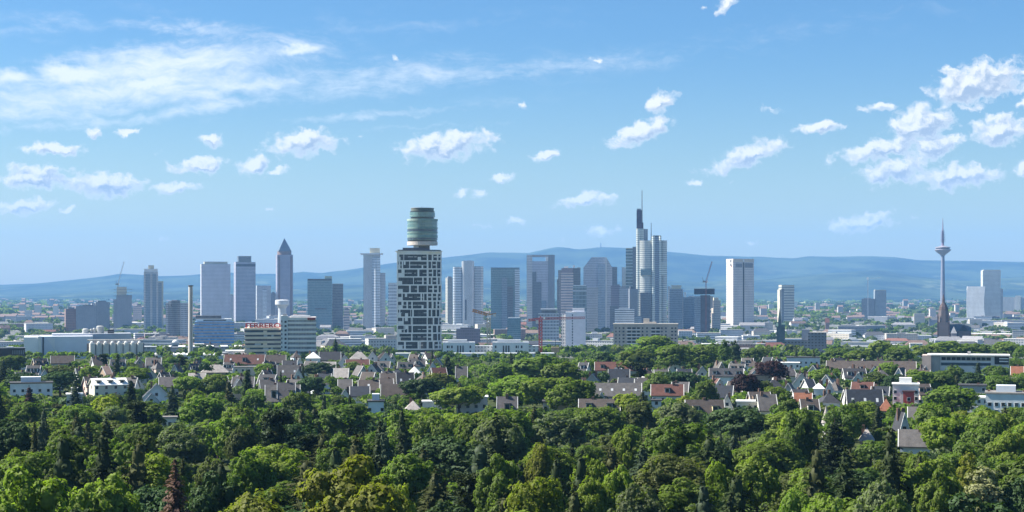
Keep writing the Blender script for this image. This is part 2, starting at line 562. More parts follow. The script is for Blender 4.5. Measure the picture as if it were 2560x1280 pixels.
def ground_material():
    m = bpy.data.materials.new('ground')
    m.use_nodes = True
    t = m.node_tree
    n = NT(t)
    b = t.nodes['Principled BSDF']
    p = n.new('ShaderNodeNewGeometry').outputs['Position']
    x, y, z = n.sep(p)
    near = n.mix(n.smooth(n.noise(p, 0.09, 5, 0.6), .35, .65), (0.035, 0.05, 0.018), (0.07, 0.085, 0.03))
    town = n.mix(n.smooth(n.noise(p, 0.02, 6, 0.7), .38, .6), (0.09, 0.10, 0.085), (0.22, 0.22, 0.22))
    wood = n.mix(n.smooth(n.noise(p, 0.0022, 6, 0.65), .42, .58), (0.035, 0.055, 0.03), (0.13, 0.15, 0.075))
    c = n.mix(n.smooth(y, 1450, 1700), near, town)
    c = n.mix(n.smooth(y, 4200, 6500), c, wood)
    n.put(b.inputs['Base Color'], c)
    b.inputs['Roughness'].default_value = 0.95
    b.inputs['Specular IOR Level'].default_value = 0.1
    return m

gx = [-15000, -9000, -5000, -3000, -2000, -1400, -1000, -700, -450, -250, -100, 0, 100, 250, 450, 700, 1000, 1400, 2000, 3000, 5000, 9000, 15000]
gy = [-400, 0, 150, 300, 450, 600, 800, 1000, 1150, 1300, 1450, 1600, 1800, 2000, 2300, 2600, 3000, 4000, 6000, 9000, 13000, 16500]
grid_mesh('ground', gx, gy, lambda x, y: zg(y), ground_material())

def interp(tab, x):
    if x <= tab[0][0]: return tab[0][1]
    for (a, va), (b, vb) in zip(tab, tab[1:]):
        if x <= b: return va + (vb - va) * (x - a) / (b - a)
    return tab[-1][1]

RIDGE = [(-500, 722), (0, 715), (60, 712), (140, 704), (200, 699), (265, 690), (300, 684), (340, 686), (400, 691), (470, 688), (560, 681), (640, 685), (700, 685), (760, 679),
         (800, 683), (860, 676), (905, 669), (990, 657), (1100, 646), (1160, 639), (1225, 631), (1320, 633), (1350, 626), (1390, 618), (1420, 620), (1440, 624), (1500, 619),
         (1565, 621), (1680, 631), (1760, 639), (1830, 641), (1900, 642), (1985, 646), (2020, 641), (2090, 642), (2180, 640), (2240, 643), (2290, 650), (2340, 652), (2400, 653), (2560, 655), (3000, 662)]
FOOT = [(-500, 755), (0, 742), (100, 737), (250, 727), (300, 719), (420, 727), (600, 716), (760, 722), (900, 712), (1100, 700), (1250, 706), (1400, 690), (1600, 700), (1750, 706),
        (1900, 700), (2050, 690), (2200, 679), (2300, 690), (2420, 700), (2560, 696), (3000, 705)]
RY, FY = 22000.0, 17600.0

def hill_z(x, y):
    px = HX + x / y * F
    zr = CZ - (interp(RIDGE, px) - HY) / F * RY
    zf = CZ - (interp(FOOT, px) - HY) / F * FY
    s = lambda t: max(0.0, min(1.0, t)) ** 2 * (3 - 2 * max(0.0, min(1.0, t)))
    main = zr * (s((y - 16500) / (RY - 16500)) if y < RY else 1 - 0.45 * s((y - RY) / 6000))
    foot = zf * (s((y - 13200) / (FY - 13200)) if y < FY else 1 - 0.6 * s((y - FY) / 2600))
    h = max(main, foot)
    k = max(0.04, s((RY - 900 - y) / 3000))
    nz = mnoise.fractal(Vector((x / 1500, y / 1500, 3.7)), 1.0, 2.0, 5)
    ns = mnoise.noise(Vector((x / 190, y / 900, 1.7)))
    return h * (1 + 0.17 * k * nz) + ns * (5 if abs(y - RY) < 450 else 2) * s((y - 13500) / 1500) - 0.4

def hill_material():
    m = bpy.data.materials.new('wooded_hill')
    m.use_nodes = True
    t = m.node_tree
    n = NT(t)
    b = t.nodes['Principled BSDF']
    p = n.new('ShaderNodeNewGeometry').outputs['Position']
    z = n.sep(p)[2]
    f = n.noise(p, 0.0011, 7, 0.68)
    c = n.mix(n.smooth(f, .4, .6), (0.010, 0.020, 0.012), (0.055, 0.078, 0.036))
    open_ = n.math('MULTIPLY', n.smooth(n.noise(n.mapping(p, scale=(1, .5, 1)), 0.0016, 5, 0.6), .60, .68), n.smooth(z, 420, 120))
    n.put(b.inputs['Base Color'], n.mix(open_, c, (0.12, 0.14, 0.07)))
    b.inputs['Roughness'].default_value = 1.0
    b.inputs['Specular IOR Level'].default_value = 0.0
    return m

hx = [i * 75.0 for i in range(-74, 75)]
hx = [-14000, -10500, -8000, -6500] + hx + [6500, 8000, 10500, 14000]
hy = [13000 + i * 300.0 for i in range(0, 27)] + [21200 + i * 200 for i in range(0, 9)] + [23200, 24000, 25000, 26500]
grid_mesh('hills', hx, hy, hill_z, hill_material())

def field(px0, px1, py0, py1, col, i):
    m = pm('field_%d' % i, col, 1.0, 0.15, 0.004, 0.0)
    d0, d1 = CZ * F / (py1 - HY), CZ * F / (py0 - HY)
    v = [(X(px0, d0), d0, .4), (X(px1, d0), d0, .4), (X(px1 - 12, d1), d1, .4), (X(px0 + 20, d1), d1, .4)]
    o = MB().face(v).build('field', m)
    tag(o, kind='structure')

for i, a in enumerate([(1790, 1830, 751, 757, (.30, .30, .13)), (1886, 1950, 750, 758, (.34, .34, .15)), (1990, 2060, 752, 759, (.30, .32, .14)), (2040, 2165, 749, 760, (.42, .36, .2)),
                       (1285, 1320, 752, 758, (.4, .38, .24)), (1100, 1115, 752, 757, (.35, .36, .2)), (820, 900, 757, 761, (.25, .27, .14)), (2215, 2290, 741, 744, (.4, .38, .25)),
                       (40, 140, 757, 761, (.28, .3, .16)), (560, 700, 752, 756, (.26, .28, .16))]):
    field(*a, i)

# ---------------------------------------------------------------- haze
def build_haze():
    m = bpy.data.materials.new('haze')
    m.use_nodes = True
    t = m.node_tree
    t.nodes.clear()
    n = NT(t)
    v = n.new('ShaderNodeVolumePrincipled')
    v.inputs['Color'].default_value = (0.25, 0.53, 1.0, 1)
    v.inputs['Density'].default_value = 4.1e-5
    v.inputs['Anisotropy'].default_value = 0.0
    n.put(n.new('ShaderNodeOutputMaterial').inputs['Volume'], v.outputs[0])
    o = MB().box(-15500, 15500, -500, 27500, -3, 1050).build('haze', m)
    tag(o, kind='stuff')

build_haze()

# ---------------------------------------------------------------- towers of the skyline
class Tower:
    def __init__(s, name, label, cat, l, r, d, mat, top, rot=0.0, depth=28.0, group=None, part='body', poly=None, base=-1.0):
        s.d, s.l, s.r = d, l, r
        s.k = d / F
        s.cx = (l + r) / 2
        s.z0 = zg(d)
        W = (r - l) * s.k
        th = abs(R(rot))
        s.w = (W - depth * math.sin(th)) / math.cos(th)
        s.dep = depth
        x = X(s.cx, d)
        s.root = thing(name, label, cat, (x, d + depth / 2, s.z0), -math.atan2(x, d) + R(rot), group)
        s.mat = mat
        if top is not None:
            s.slab(part, l, r, top, None, mat, full=True)
    def x(s, px):
        return (px - s.cx) / max(1e-6, (s.r - s.l)) * s.w
    def z(s, py): return Z(py, s.d) - s.z0
    def slab(s, part, l, r, top, bot, mat, y0=None, y1=None, full=False, parent=None, rot=0):
        """box between photo columns l and r; y in metres from the front face"""
        a, b = s.x(l), s.x(r)
        y0 = -s.dep / 2 if y0 is None else -s.dep / 2 + y0
        y1 = s.dep / 2 if y1 is None else -s.dep / 2 + y1
        return MB().box(a, b, y0, y1, -3.0 if bot is None else s.z(bot), s.z(top)).build(part, mat, parent or s.root)
    def poly(s, part, pts, top, bot, mat, pts2=None, parent=None):
        return MB().prism(pts, -3.0 if bot is None else s.z(bot), s.z(top), True, True, pts2).build(part, mat, parent or s.root)
    def mb(s, part, mb, mat, parent=None): return mb.build(part, mat, parent or s.root)

GL_TEAL = facade('teal_glass', (.14, .24, .29), (.045, .115, .15), 3.7, 1.6, .80, .86, .08, .4, .25)
GL_BLUE = facade('blue_glass', (.24, .31, .39), (.06, .10, .15), 3.7, 1.8, .78, .82, .1, .4, .3)
GL_DARK = facade('dark_glass', (.12, .145, .18), (.04, .055, .08), 3.6, 1.7, .74, .82, .12, .45, .3)
ST_GREY = facade('grey_stone_grid', (.42, .43, .46), (.06, .08, .11), 3.6, 2.4, .58, .55, .2, .7, .3)
ST_LIGHT = facade('light_stone_grid', (.55, .54, .53), (.09, .11, .14), 3.7, 2.6, .5, .55, .2, .7, .3)
ST_BEIGE = facade('beige_stone_grid', (.55, .47, .38), (.10, .10, .11), 3.7, 2.2, .5, .6, .25, .7, .25)
ST_PINK = facade('pinkish_stone_bands', (.58, .46, .42), (.12, .13, .16), 5.6, 3, .42, 1, .25, .7, .3)
ST_RED = facade('red_stone_grid', (.20, .11, .09), (.06, .06, .07), 3.6, 2.4, .5, .5, .25, .75, .3)
METAL = facade('silver_metal_bands', (.60, .64, .68), (.12, .15, .19), 3.8, 1.5, .5, 1.0, .2, .35, .25)
FINS = facade('pale_vertical_fins', (.66, .67, .67), (.11, .14, .18), 3.8, 2.4, 1.0, .5, .2, .5, .2)
FINS_DK = facade('slate_vertical_fins', (.26, .29, .34), (.07, .09, .12), 3.8, 2.2, 1.0, .5, .2, .5, .2)
WHITE_BAND = facade('white_office_bands', (.66, .67, .68), (.08, .10, .13), 3.7, 2.4, .46, 1.0, .2, .6, .35)
CONC = pm('bare_concrete', (.38, .37, .36), .85, .15, .1)
CONC_DK = pm('dark_concrete', (.12, .12, .13), .85, .15, .1)
WHITE = pm('white_render', (.76, .76, .75), .7, .06, .08)
PALE = pm('pale_metal_cladding', (.52, .55, .58), .45, .08, .05)
STEEL = pm('grey_steel', (.22, .23, .25), .5, .1, .3)
OLIVE = pm('warm_stone_edge', (.52, .50, .40), .7, .1, .06)
SLATE = pm('slate_roofing', (.10, .11, .125), .6, .2, .2)
SILL = pm('white_window_frame', (.7, .7, .69), .5, .05, .5)
PANE = pm('dark_window_glass', (.025, .032, .042), .08, .2, .6, .6)
PANE2 = pm('blue_window_glass', (.05, .08, .12), .1, .25, .5, .6)

def mast(t, px, top, bot, w=1.2, w2=.5, mat=None, part='mast', y=0.0):
    x = t.x(px)
    return MB().bar((x, y, t.z(bot)), (x, y, t.z(top)), w, w2).build(part, mat or STEEL, t.root)

# reddish and grey slab cluster, far left
t = Tower('office_slab', 'low reddish brown office slab at the left end of the skyline', 'office building', 158, 189, 3550, ST_RED, 772, 6, 24)
t.slab('roof_plant', 165, 182, 769, 772, STEEL, 5, 15)
t = Tower('office_slab', 'grey office slab stepping up beside the reddish brown slab', 'office building', 187, 237, 3500, FINS_DK, 765, 0, 24)
t.slab('roof_plant', 203, 230, 762, 765, STEEL, 5, 15)
t = Tower('office_slab', 'taller grey slab left of the round tower being topped by a crane', 'office building', 232, 270, 3560, FINS_DK, 755, 8, 26)
t.slab('stair_tower', 222, 240, 758, None, ST_GREY, 6, 20)
t.slab('roof_plant', 238, 262, 752, 755, STEEL, 6, 18)

# tower under construction with crane, left
t = Tower('tower_under_construction', 'unfinished slate tower with bare core and a leaning crane on top', 'tower', 287, 325, 3800, FINS_DK, 738, 0, 34)
t.slab('core', 288, 312, 717, 738, OLIVE, 6, 26)
t.slab('side_wing', 280, 289, 748, None, FINS_DK, 4, 28)
m_ = MB()
for py in (724, 731, 740): m_.box(t.x(280), t.x(326), -19, -17.5, t.z(py), t.z(py) + .8)
t.mb('scaffold', m_, STEEL)
c = Tower('tower_crane', 'slim luffing crane leaning above the unfinished slate tower', 'crane', 286, 296, 3795, None, None)
c.root.location.z = t.z0 + t.z(717)
def cz(py): return Z(py, 3795) - c.root.location.z
kx = lambda px: (px - 291) * 3795 / F
c.mb('mast', MB().lattice((kx(291), 0, 0), (kx(291), 0, cz(708)), 2.6, 3, .5), STEEL)
c.mb('jib', MB().lattice((kx(291), 0, cz(709)), (kx(306), 0, cz(654)), 2.0, 4, .5), PALE)
c.mb('counter_jib', MB().box(kx(285), kx(292), -1.2, 1.2, cz(712), cz(709)).bar((kx(288), 0, cz(709)), (kx(287), 0, cz(701)), .7), STEEL)
c.mb('cab', MB().box(kx(292), kx(295), -1.5, 1.5, cz(712), cz(708)), WHITE)

t = Tower('exhibition_hall', 'long hall with arched white and tan striped roof behind the unfinished tower', 'hall', 262, 372, 4350, ST_GREY, 817, 0, 60)
for i in range(12):
    a = -t.w / 2 + t.w * i / 12
    m_ = MB()
    for j in range(8):
        y0, y1 = -32 + 64 * j / 8, -32 + 64 * (j + 1) / 8
        z0, z1 = [t.z(817) + 13 * (1 - (y / 33) ** 2) for y in (y0, y1)]
        m_.face([(a, y0, z0), (a + t.w / 12, y0, z0), (a + t.w / 12, y1, z1), (a, y1, z1)])
    t.mb('roof_strip', m_, pm('cream_roof_sheet', (.72, .66, .55), .5, .05) if i % 2 else pm('tan_roof_sheet', (.40, .33, .25), .5, .08))

t = Tower('office_block', 'small pinkish office block between unfinished tower and stepped cap tower', 'office building', 330, 352, 4500, ST_PINK, 764, 0, 24)
t.slab('roof_plant', 340, 351, 759, 764, STEEL, 4, 16)

# residential tower with stepped cap
t = Tower('residential_tower', 'slender pale residential tower with a stepped cap and tall vertical strips', 'tower', 356, 391, 3600, ST_LIGHT, 680, 0, 30)
t.slab('crown', 357, 390, 672, 680, WHITE, 1, 29)
t.slab('cap', 367, 381, 663, 672, OLIVE, 6, 24)
t.slab('glass_strip', 361, 372, 684, 826, GL_BLUE, -.6, .2)
t.slab('glass_strip', 377, 387, 684, 826, GL_BLUE, -.6, .2)
t.slab('side_wing', 388, 404, 703, None, OLIVE, 6, 30)
t.slab('wing_glazing', 389, 400, 707, 826, GL_BLUE, 5.4, 6.2)

t = Tower('office_tower', 'broad grey tower with curved centre and round emblem right of stepped cap tower', 'tower', 410, 465, 2900, ST_GREY, 757, 0, 34)
pts = [(t.x(416) + (t.x(446) - t.x(416)) * i / 8, -17 - 5 * math.sin(math.pi * i / 8)) for i in range(9)]
t.poly('curved_front', pts + [(t.x(446), -16.5), (t.x(416), -16.5)], 753, None, GL_DARK)
t.slab('roof_plant', 424, 445, 751, 757, SLATE, 8, 26)
m_ = MB().cyl(0, 0, 3.2, 3.2, 0, .4, 20)
o = t.mb('round_emblem', m_, SLATE); o.rotation_euler = (R(90), 0, 0); o.location = (t.x(427), -20.6, t.z(763))
t.slab('side_wing', 456, 468, 790, None, GL_BLUE, 8, 30)

# chimney
d = 1450
t = Tower('factory_chimney', 'tall slim pale chimney with a dark rim in front of the blue striped block', 'chimney', 469, 482, d, None, None, 0, 4)
zt = t.z(716)
t.mb('shaft', MB().cyl(0, 0, 2.15, 1.85, -1, zt, 20), pm('weathered_chimney_concrete', (.62, .59, .56), .8, .16, .12, streak=True))
t.mb('rim', MB().cyl(0, 0, 2.25, 2.25, zt, zt + 1.0, 20), pm('rusty_dark_rim', (.09, .06, .05), .8, .2))
t.mb('ladder', MB().bar((.7, -2.15, 1), (.5, -2.0, zt - 1), .25), pm('rusty_ladder', (.22, .10, .06), .8, .2))

# blue striped office block
d = 2250
t = Tower('office_block', 'wide blue glazed office block with tan stripes behind the slim chimney', 'office building', 482, 580, d, facade('royal_blue_bands', (.36, .33, .30), (.05, .16, .36), 4.1, 3, .62, 1.0, .12, .5, .5), 804, 0, 30)
t.slab('roof_storey', 487, 574, 797, 804, WHITE, 2, 28)
t.slab('penthouse', 485, 548, 789, 797, SLATE, 6, 24)
t.slab('roof_window_strip', 504, 560, 799.5, 802, PANE, 1.7, 2.1)

# twin wide towers
t = Tower('hotel_tower', 'wide pale grey slab tower with an inset top storey', 'tower', 499, 573, 4400, facade('lavender_grey_grid', (.52, .52, .57), (.14, .17, .22), 3.6, 2.2, .55, .55, .2, .6, .2), 660, 5, 30)
t.slab('crown', 507, 566, 654, 660, OLIVE, 4, 26)
t = Tower('office_tower', 'slate tower with a dark recessed crown right of wide pale grey slab', 'tower', 582, 636, 4300, facade('slate_purple_grid', (.34, .35, .43), (.09, .11, .15), 3.6, 2.2, .6, .6, .2, .6, .2), 655, 9, 34)
t.slab('crown', 590, 625, 640, 655, GL_DARK, 5, 29)
t.slab('belt', 583, 636, 660, 666, SLATE, -.4, .2)
t = Tower('office_slab', 'narrow slab showing between the two broadest left towers', 'office building', 573, 583, 4650, ST_GREY, 739, 0, 24)
t.slab('roof_plant', 575, 581, 736, 739, STEEL, 6, 18)
t = Tower('office_block', 'mid height block with a pale glass strip left of the pointed tower', 'office building', 638, 675, 4700, ST_GREY, 714, 5, 30)
t.slab('glass_strip', 653, 664, 724, 810, METAL, -1, .3)
t = Tower('office_slab', 'dark narrow block tucked against the pointed tower', 'office building', 675, 688, 4800, GL_DARK, 733, 0, 24)
t.slab('roof_plant', 678, 685, 730, 733, STEEL, 6, 18)

# pencil tower with pyramid
t = Tower('pyramid_tower', 'red granite tower with a round drum and pointed pyramid top', 'tower', 687, 730, 4700, facade('red_granite_grid', (.27, .255, .32), (.09, .10, .15), 3.7, 2.4, .5, .5, .2, .5, .2), 637, 6, 41)
h0 = t.z(637)
t.mb('drum', MB().cyl(0, 0, 20.3, 20.3, h0, t.z(628), 32), ST_RED)
hw = 18.6
t.mb('pyramid', MB().prism([(-hw, -hw), (hw, -hw), (hw, hw), (-hw, hw)], t.z(628), t.z(595), False, True, [(-.15, -.15), (.15, -.15), (.15, .15), (-.15, .15)]), GL_DARK)
for sx in (-1, 1):
    m_ = MB().box(sx * 17 - 2.6, sx * 17 + 2.6, -21.4, -20.6, 0, t.z(641))
    t.mb('corner_pier', m_, ST_RED)

# mushroom shaped white water tower
d = 2900
t = Tower('water_tower', 'white mushroom shaped water tower behind the stair tower of the office with red letters', 'water tower', 687, 722, d, None, None, 0, 10)
k = d / F
t.mb('stem', MB().lathe([(8.5, -1), (7.6, t.z(800)), (7.0, t.z(780)), (7.2, t.z(771)), (9.2, t.z(765)), (12, t.z(762))], 28), PALE)
t.mb('tank', MB().lathe([(12, t.z(762)), (12.4, t.z(761)), (12.4, t.z(751)), (10, t.z(749.6)), (1, t.z(749))], 28), pm('white_tank', (.62, .64, .67), .6, .06))

# teal slab pair
t = Tower('office_tower', 'teal glass slab tower with a taller fin on its corner', 'tower', 767, 828, 3700, GL_TEAL, 697, 0, 30)
t.slab('service_fin', 810, 828, 690, None, OLIVE, 9, 31)
t.slab('belt', 768, 827, 697, 701, SLATE, -.5, .3)
t.slab('belt', 786, 814, 770.5, 773.5, SLATE, -.5, .3)
t = Tower('office_tower', 'lower dark blue glass block beside the teal slab tower', 'tower', 829, 856, 3720, GL_DARK, 710, 0, 30)
t.slab('roof_rim', 829, 856, 709, 710, OLIVE)
t = Tower('apartment_tower', 'small pink apartment tower right of the teal slab', 'tower', 858, 873, 3400, ST_PINK, 772, 0, 16)
t.slab('roof_plant', 862, 870, 769.5, 772, STEEL, 4, 12)

# silver tower with plate roof
t = Tower('office_tower', 'silver tower with a wide thin plate roof and small cap', 'tower', 907, 949, 3900, FINS, 637, 0, 36)
t.slab('roof_plate', 899, 956, 633, 636.5, WHITE, -6, 40)
t.slab('cap', 923, 948, 620, 633, OLIVE, 6, 26)
pts = [(t.x(929) + (t.x(949) - t.x(929)) * i / 10, -18 - 9 * math.sin(math.pi * i / 10)) for i in range(11)]
t.poly('rounded_bay', pts + [(t.x(949), -17.5), (t.x(929), -17.5)], 646, None, METAL)
t.slab('side_wing', 949, 962, 682, None, ST_LIGHT, 8, 34)
t = Tower('apartment_tower', 'pale tower with slanted lattice front half hidden by the round topped tower', 'tower', 970, 1004, 3700, facade('slanted_lattice', (.56, .56, .56), (.10, .12, .16), 7.2, 4.5, .5, .6, .2, .6, .3), 707, 0, 26)
t.slab('lower_wing', 965, 975, 790, None, ST_GREY, 3, 20)

# narrow, then silver trio
t = Tower('office_tower', 'narrow olive tower just right of the round topped tower', 'tower', 1113, 1131, 3950, facade('olive_grid', (.34, .34, .30), (.08, .09, .10), 3.6, 2, .6, .5, .25, .6, .2), 694, 12, 26)
t.slab('roof_plant', 1117, 1129, 691, 694, STEEL, 6, 18)
t = Tower('office_tower', 'silver tower of three rounded shafts with the middle one tallest', 'tower', 1132, 1208, 3800, None, None, 0, 36)
for nm, l, r, tp, y0, mt in (('side_shaft', 1132, 1155, 667, 4, METAL), ('side_shaft', 1184, 1208, 666, 4, facade('grey_window_bands', (.46, .49, .52), (.09, .11, .14), 3.8, 2.0, .55, .75, .2, .4, .2)), ('centre_shaft', 1154, 1185, 653, 0, FINS)):
    a, b, c0 = t.x(l), t.x(r), 5.0
    ya, yb = -18 + y0, 18
    t.poly(nm, [(a + c0, ya), (b - c0, ya), (b - 1.5, ya + 1.5), (b, ya + c0), (b, yb), (a, yb), (a, ya + c0), (a + 1.5, ya + 1.5)], tp, None, mt)
t.slab('cap', 1158, 1181, 651, 653, PALE, 6, 30)
t.slab('entrance_strip', 1163, 1166, 749, 800, PANE, -.4, .1)

# teal glass tower, its reflections built as slabs of other glass tones
t = Tower('office_tower', 'dark teal mirror glass tower with stepped reflections built as slabs', 'tower', 1227, 1299, 3450, GL_TEAL, 671, 0, 40)
t.slab('crown', 1227, 1299, 669, 671, SLATE, 1, 39)
t.slab('bay_and_reflection', 1228, 1254, 716, None, GL_TEAL, -4, .5)
t.slab('bay_and_reflection', 1254, 1268, 694, None, GL_BLUE, -7, .5)
t.slab('bay_and_reflection', 1268, 1283, 716, None, GL_DARK, -3, .5)
t.slab('side_strip', 1287, 1299, 673, None, METAL, -1.2, .5)

t = Tower('office_block', 'small dark teal cube shaped block in front of the mirror glass tower', 'office building', 1268, 1302, 2900, GL_TEAL, 796, 0, 22)
t.slab('roof_rim', 1270, 1300, 794, 796, PALE, 1, 21)

# framed top tower
t = Tower('office_tower', 'grey tower with an open frame cut into its top', 'tower', 1317, 1387, 3700, None, None, 0, 40)
t.slab('body', 1331, 1372, 653, None, facade('grey_lilac_grid', (.48, .48, .54), (.12, .15, .2), 3.7, 2.0, .6, .6, .2, .5, .2), 2, 38)
t.slab('corner_pier', 1317, 1331, 637, None, ST_LIGHT, 0, 40)
t.slab('corner_pier', 1371, 1387, 637, None, FINS_DK, 0, 40)
t.slab('top_beam', 1331, 1371, 637, 642, ST_GREY, 0, 10)
t.slab('top_beam', 1331, 1371, 637, 642, ST_GREY, 30, 40)
t.slab('inner_fin', 1365, 1371, 642, 653, WHITE, 0, 40)
t.slab('bay_and_reflection', 1329, 1341, 680, None, GL_DARK, 1, 2.3)
t.slab('bay_and_reflection', 1341, 1354, 705, None, GL_DARK, .5, 2.2)
t.slab('bay_and_reflection', 1354, 1366, 752, None, GL_BLUE, .5, 2.2)

# beige striped tower with dark side
t = Tower('office_tower', 'beige horizontally banded tower with a dark glass back wing', 'tower', 1403, 1434, 3400, ST_PINK, 682, 0, 34)
t.slab('crown', 1404, 1433, 670, 682, pm('dull_mauve_cladding', (.32, .27, .29), .6, .08), .5, 33)
t.slab('side_wing', 1433, 1452, 670, None, GL_DARK, 8, 40)
t.slab('wing_edge', 1444, 1452, 668.5, None, OLIVE, 9, 40.5)
t.slab('side_wing', 1396, 1404, 675, None, GL_DARK, 8, 38)
t.slab('side_wing', 1393, 1397, 698, None, GL_DARK, 8, 38)
t.slab('roof_plant', 1411, 1421, 666, 670, WHITE, 8, 20)
t.slab('roof_plant', 1433, 1438, 663, 670, WHITE, 10, 20)

t = Tower('office_block', 'blue green glass block in front of the beige banded tower', 'office building', 1433, 1467, 3150, facade('teal_panel_grid', (.24, .31, .35), (.045, .085, .11), 7.5, 6, .8, .9, .1, .4, .4), 715, 0, 26)
t.slab('roof_storey', 1434, 1466, 713, 715, WHITE, 1, 25)
t.slab('belt', 1433, 1467, 725, 728, PALE, -.4, .2)

t = Tower('office_block', 'low glass office block with an overhanging roof behind the red crane', 'office building', 1346, 1398, 2700, facade('pale_glass_grid', (.42, .45, .48), (.08, .10, .13), 5.4, 5, .55, .8, .15, .5, .4), 783, 0, 30)
t.slab('roof_slab', 1352, 1394, 772, 775, PALE, -2, 28)
t.slab('roof_storey', 1354, 1392, 775, 783, GL_DARK, 2, 26)

# chamfered tower
t = Tower('office_tower', 'grey glass tower with sloping chamfered shoulders', 'tower', 1460, 1532, 3550, None, None, 0, 44)
GZ = facade('mauve_grey_glass', (.42, .44, .52), (.13, .16, .22), 3.7, 1.8, .7, .8, .12, .4, .25)
zs, ztop = t.z(669), t.z(643)
yb, yf = 22, -22
a, b, e, f = t.x(1460), t.x(1532), t.x(1480), t.x(1517)
t.mb('body', MB().prism([(a, yf), (b, yf), (b, yb), (a, yb)], -1, zs, True, True), GZ)
t.mb('crown', MB().prism([(a, yf), (b, yf), (b, yb), (a, yb)], zs, ztop, True, False, [(e, yf + .5), (f, yf + .5), (f, yb - 6), (e, yb - 6)]), GZ)
t.slab('bay_and_reflection', 1496, 1517, 660, None, facade('sky_blue_glass', (.30, .36, .44), (.09, .14, .22), 3.7, 1.8, .75, .85, .08, .4, .3), -3, .3)
t.slab('corner_strip', 1515, 1518, 646, None, PALE, -3.4, .3)
t.slab('front_block', 1463, 1496, 718, None, ST_GREY, -8, .2)
t = Tower('office_tower', 'dark flat topped tower peeping out right of the chamfered tower', 'tower', 1530, 1544, 3750, GL_DARK, 668, 0, 30)
t.slab('roof_rim', 1531, 1543, 667, 668, STEEL, 1, 29)
t = Tower('office_block', 'stepped dark block between the chamfered tower and the tall bank tower', 'office building', 1528, 1553, 3350, facade('plum_grid', (.20, .18, .23), (.05, .06, .08), 3.6, 2, .55, .6, .2, .6, .2), 714, 0, 28)
t.slab('roof_plant', 1535, 1550, 711, 714, STEEL, 6, 18)
t.slab('front_block', 1526, 1545, 765, None, GL_DARK, -5, .3)
t = Tower('office_block', 'grey stone block with plain upper wall in front of the tall bank tower', 'office building', 1549, 1572, 3250, ST_GREY, 719, 0, 26)
t.slab('roof_plant', 1554, 1566, 716, 719, STEEL, 6, 18)
t = Tower('office_block', 'dark slate block with a slanted roof left of the tall bank tower foot', 'office building', 1571, 1596, 3300, FINS_DK, 722, 8, 26)
t.slab('roof_plant', 1574, 1584, 716, 722, SLATE, 6, 18)
t = Tower('office_block', 'low pale office block with faint window rows below the dark slate blocks', 'office building', 1538, 1587, 2800, WHITE_BAND, 773, 0, 24)
t.slab('roof_plant', 1548, 1576, 770.5, 773, PALE, 5, 18)
t.slab('low_wing', 1587, 1605, 790, None, GL_BLUE, 3, 20)

# round teal banded tower
t = Tower('office_tower', 'teal banded glass tower partly behind the tall bank tower', 'tower', 1566, 1595, 3800, facade('teal_bands', (.30, .38, .38), (.03, .07, .08), 7.4, 3, .62, 1.0, .12, .45, .5), 622, 0, 36)
t.slab('core', 1583, 1594, 617, None, GL_DARK, -1, 20)
t.slab('top_terrace', 1566, 1584, 620, 622, OLIVE, 1, 30)
t.slab('side_wing', 1556, 1567, 668, None, FINS, 6, 34)

# tallest bank tower
d = 3460
t = Tower('bank_tower', 'tallest skyscraper with curved pale fronts, dark stepped head and two antennas', 'tower', 1593, 1670, d, None, None, 0, 50)
GREENISH = facade('pale_green_cladding', (.62, .66, .60), (.14, .17, .19), 4.0, 2, .3, 1.0, .25, .4, .15)
FLOORS = facade('cream_floor_bands', (.60, .60, .54), (.16, .19, .21), 4.0, 2.2, .42, 1.0, .25, .4, .2)
def arc(l, r, bulge, yb, n=10, y0=-25):
    a, b = t.x(l), t.x(r)
    return [(a + (b - a) * i / n, y0 - bulge * math.sin(math.pi * i / n)) for i in range(n + 1)] + [(b, yb), (a, yb)]
t.poly('corner_shaft', arc(1593, 1603, 2, 0, 6, -20), 571, None, GREENISH)
t.poly('curved_front', arc(1601, 1634, 5, 5, 10, -22), 601, None, FLOORS)
t.slab('upper_block', 1601, 1612, 571, 601, GREENISH, 8, 34)
t.slab('dark_block', 1611, 1622, 572, 601, FINS_DK, 10, 36)
t.slab('dark_head', 1594, 1607, 525, 571, pm('plum_steel', (.10, .07, .10), .5, .2, .2), 8, 28)
t.slab('head_step', 1606, 1611, 556, 571, pm('plum_steel', (.1, .07, .1)), 9, 26)
t.slab('head_cap', 1595, 1605, 521, 525, STEEL, 10, 24)
mast(t, 1607.5, 474, 556, 2.6, 1.2, CONC, 'antenna')
t.slab('sky_garden', 1604, 1631, 673, 688, GL_TEAL, -3.3, 2)
t.slab('bay_and_reflection', 1603, 1630, 731, None, GL_DARK, -4.0, 2)  # dark reflection on the lower front, put in as darker glass
t.poly('corner_shaft', arc(1632, 1640, 2, 20, 6, -27), 590, None, GREENISH)
t.slab('blue_spine', 1639, 1651, 592, None, facade('blue_spine_glass', (.16, .22, .32), (.06, .09, .14), 3.9, 2, .6, 1, .12, .4, .2), -2, 24)
t.poly('corner_shaft', arc(1650, 1656, 2, 20, 6, -27), 590, None, GREENISH)
t.slab('shaft_cap', 1634, 1655, 588.5, 592, SLATE, 3, 40)
t.poly('curved_front', arc(1655, 1670, 3, 20, 6, -21), 601, None, FLOORS)
t.slab('sky_garden', 1656, 1669.5, 654, 688, GREENISH, 0, 6)
mast(t, 1630.5, 556, 601, 2.0, 1.0, STEEL, 'antenna')

